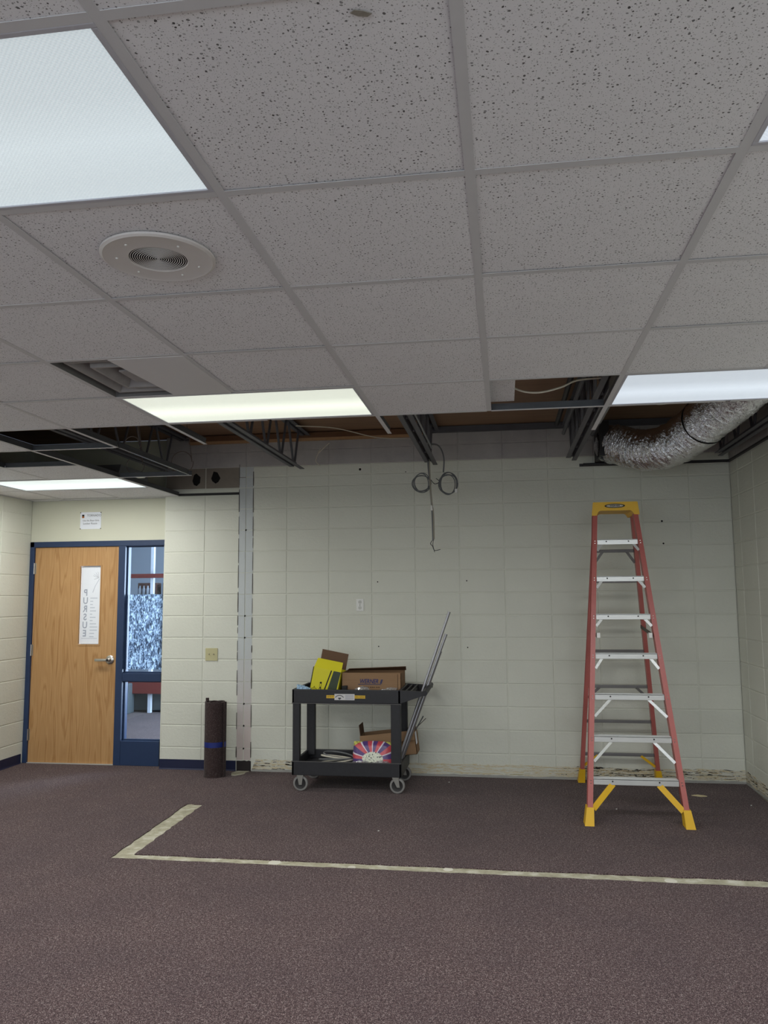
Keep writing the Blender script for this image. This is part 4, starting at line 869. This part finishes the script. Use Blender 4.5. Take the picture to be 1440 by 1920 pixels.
for i, z in enumerate(ZS):
    y = yF(z); c = cF(z); a = hF(z)-.001; m_ = MB()
    m_.bbox(c-a, c+a, y+.001, y+.084, z-.006, z, .0015); m_.bbox(c-a, c+a, y+.001, y+.006, z-.040, z, .0015); m_.box(c-a, c+a, y+.078, y+.084, z-.030, z)
    for k in range(5): m_.box(c-a, c+a, y+.012+.014*k, y+.018+.014*k, z, z+.0015)
    stp = part('step', m_, ALU, lad)
    for f_ in (-.55, .55):
        m_ = MB(); m_.lathe([(.006, -.0002), (.005, -.004)], 8, (c+f_*a, y+.001, z-.016), 'y'); part('bolt', m_, HUB, stp)
    dz = (.16, .135, .120, .075, .055, .055, .055)[i]; mt = YELLOW if i == 0 else ALU
    for sd in (-1, 1):
        zl = z-.035-dz; q0 = (c+sd*a*(1-(.46 if i < 3 else .22)), y+.010, z-.034); q1 = (cF(zl)+sd*(hF(zl)-.004), yF(zl)+.012, zl)
        m_ = MB(); m_.bar(q0, q1, .020 if i else .040, .005 if i else .012, (0, 1, 0)); part('brace', m_, mt, stp)
        for dz2 in (-.012, -.030):
            m_ = MB(); m_.lathe([(.0045, 0), (.0035, -.0025)], 8, (c+sd*(hF(z+dz2)+.016), yF(z+dz2), z+dz2), 'y'); part('rivet', m_, CHROME, stp)
for i, z in enumerate((.245, .530, .828, 1.127, 1.418, 1.708, 1.958)):
    y = yR(z)-.02; c = cR(z); a = hR(z)-.018; m_ = MB(); m_.bbox(c-a, c+a, y-.012, y+.012, z-.015, z+.010, .003); rb = part('rear_bar', m_, flat('dull_bar', (120, 118, 118), .5, .5), lad)
    if i in (0, 2, 6):
        for sd in (-1, 1):
            zl = z-.10; m_ = MB(); m_.bar((c+sd*a*.62, y-.008, z-.01), (cR(zl)+sd*(hR(zl)-.02), yR(zl)-.028, zl), .02, .018, (0, 1, 0)); part('rear_brace', m_, YELLOW if i == 0 else flat('dull_bar', (120, 118, 118), .5, .5), rb)
for sd in (-1, 1):
    z = 1.29; p0 = Vector((cF(z)+sd*(hF(z)-.006), yF(z)+.04, z)); p1 = Vector((cR(1.33)+sd*(hR(1.33)-.024), yR(1.33)-.03, 1.33))
    m_ = MB(); m_.bar(p0, p1, .004, .028); sp = part('spreader', m_, flat('dark_brace', (78, 68, 60), .5, .4), lad)
    m_ = MB(); xs = sorted((p0.x-sd*.004, p0.x-sd*.030)); m_.bbox(xs[0], xs[1], p0.y-.03, p0.y+.01, z-.02, z+.018, .003); part('spreader_tab', m_, WHITE, sp)
yc0, yc1 = -.752, -.462; c = 3.728
m_ = MB(); poly = [(c-.186, 2.228), (c-.148, 2.228), (c-.132, 2.258), (c-.118, 2.266), (c+.112, 2.266), (c+.128, 2.258), (c+.146, 2.232), (c+.186, 2.232), (c+.174, 2.330), (c+.170, 2.335), (c-.170, 2.335), (c-.175, 2.330)]
m_.prism(poly, yc0, yc1); m_.v = [(x if y < -.6 else c+.004+(x-c)*.90+(.010 if x < c else 0), y, z) for x, y, z in m_.v]; cap = part('top_cap', m_, YELLOW, lad)
def ell(rx, rz, y_, cx_, cz_): m__ = MB(); m__.prism([(cx_+rx*math.cos(a*math.pi/16), cz_+rz*math.sin(a*math.pi/16)) for a in range(32)], y_, y_+.0012); return m__
part('logo_oval', ell(.080, .017, yc0-.0012, c-.004, 2.303), BLACK, cap); part('logo_field', ell(.066, .0105, yc0-.0022, c-.004, 2.303), flat('logo_white', (196, 192, 180), .6), cap)
lettering('WERNER', .017, (c-.004, yc0-.0026, 2.3028), BLACK, cap, sx=1.15, bold=.0006)

# --- litter on the carpet
m_ = MB(); m_.prism([(4.27, -.455), (4.33, -.49), (4.385, -.48), (4.37, -.45), (4.32, -.43)], .0, .004, 'z'); solo('paper_scrap', m_, flat('cream_scrap', (204, 190, 150), .7), 'cream torn scrap lying on the carpet right of the ladder', 'scrap')
for x, y, lab in ((1.94, -1.72, 'in front of the cart'), (3.62, -.95, 'between the ladder legs'), (4.64, -.72, 'near the right wall'), (2.32, -.23, 'at the wall right of the cart')):
    m_ = MB(); m_.prism([(x, y), (x+.008, y-.004), (x+.012, y+.006), (x+.003, y+.008)], 0, .003, 'z'); solo('white_crumb', m_, WHITE, 'tiny white plaster crumb on the carpet '+lab, 'crumb', 'plaster crumbs on the carpet')
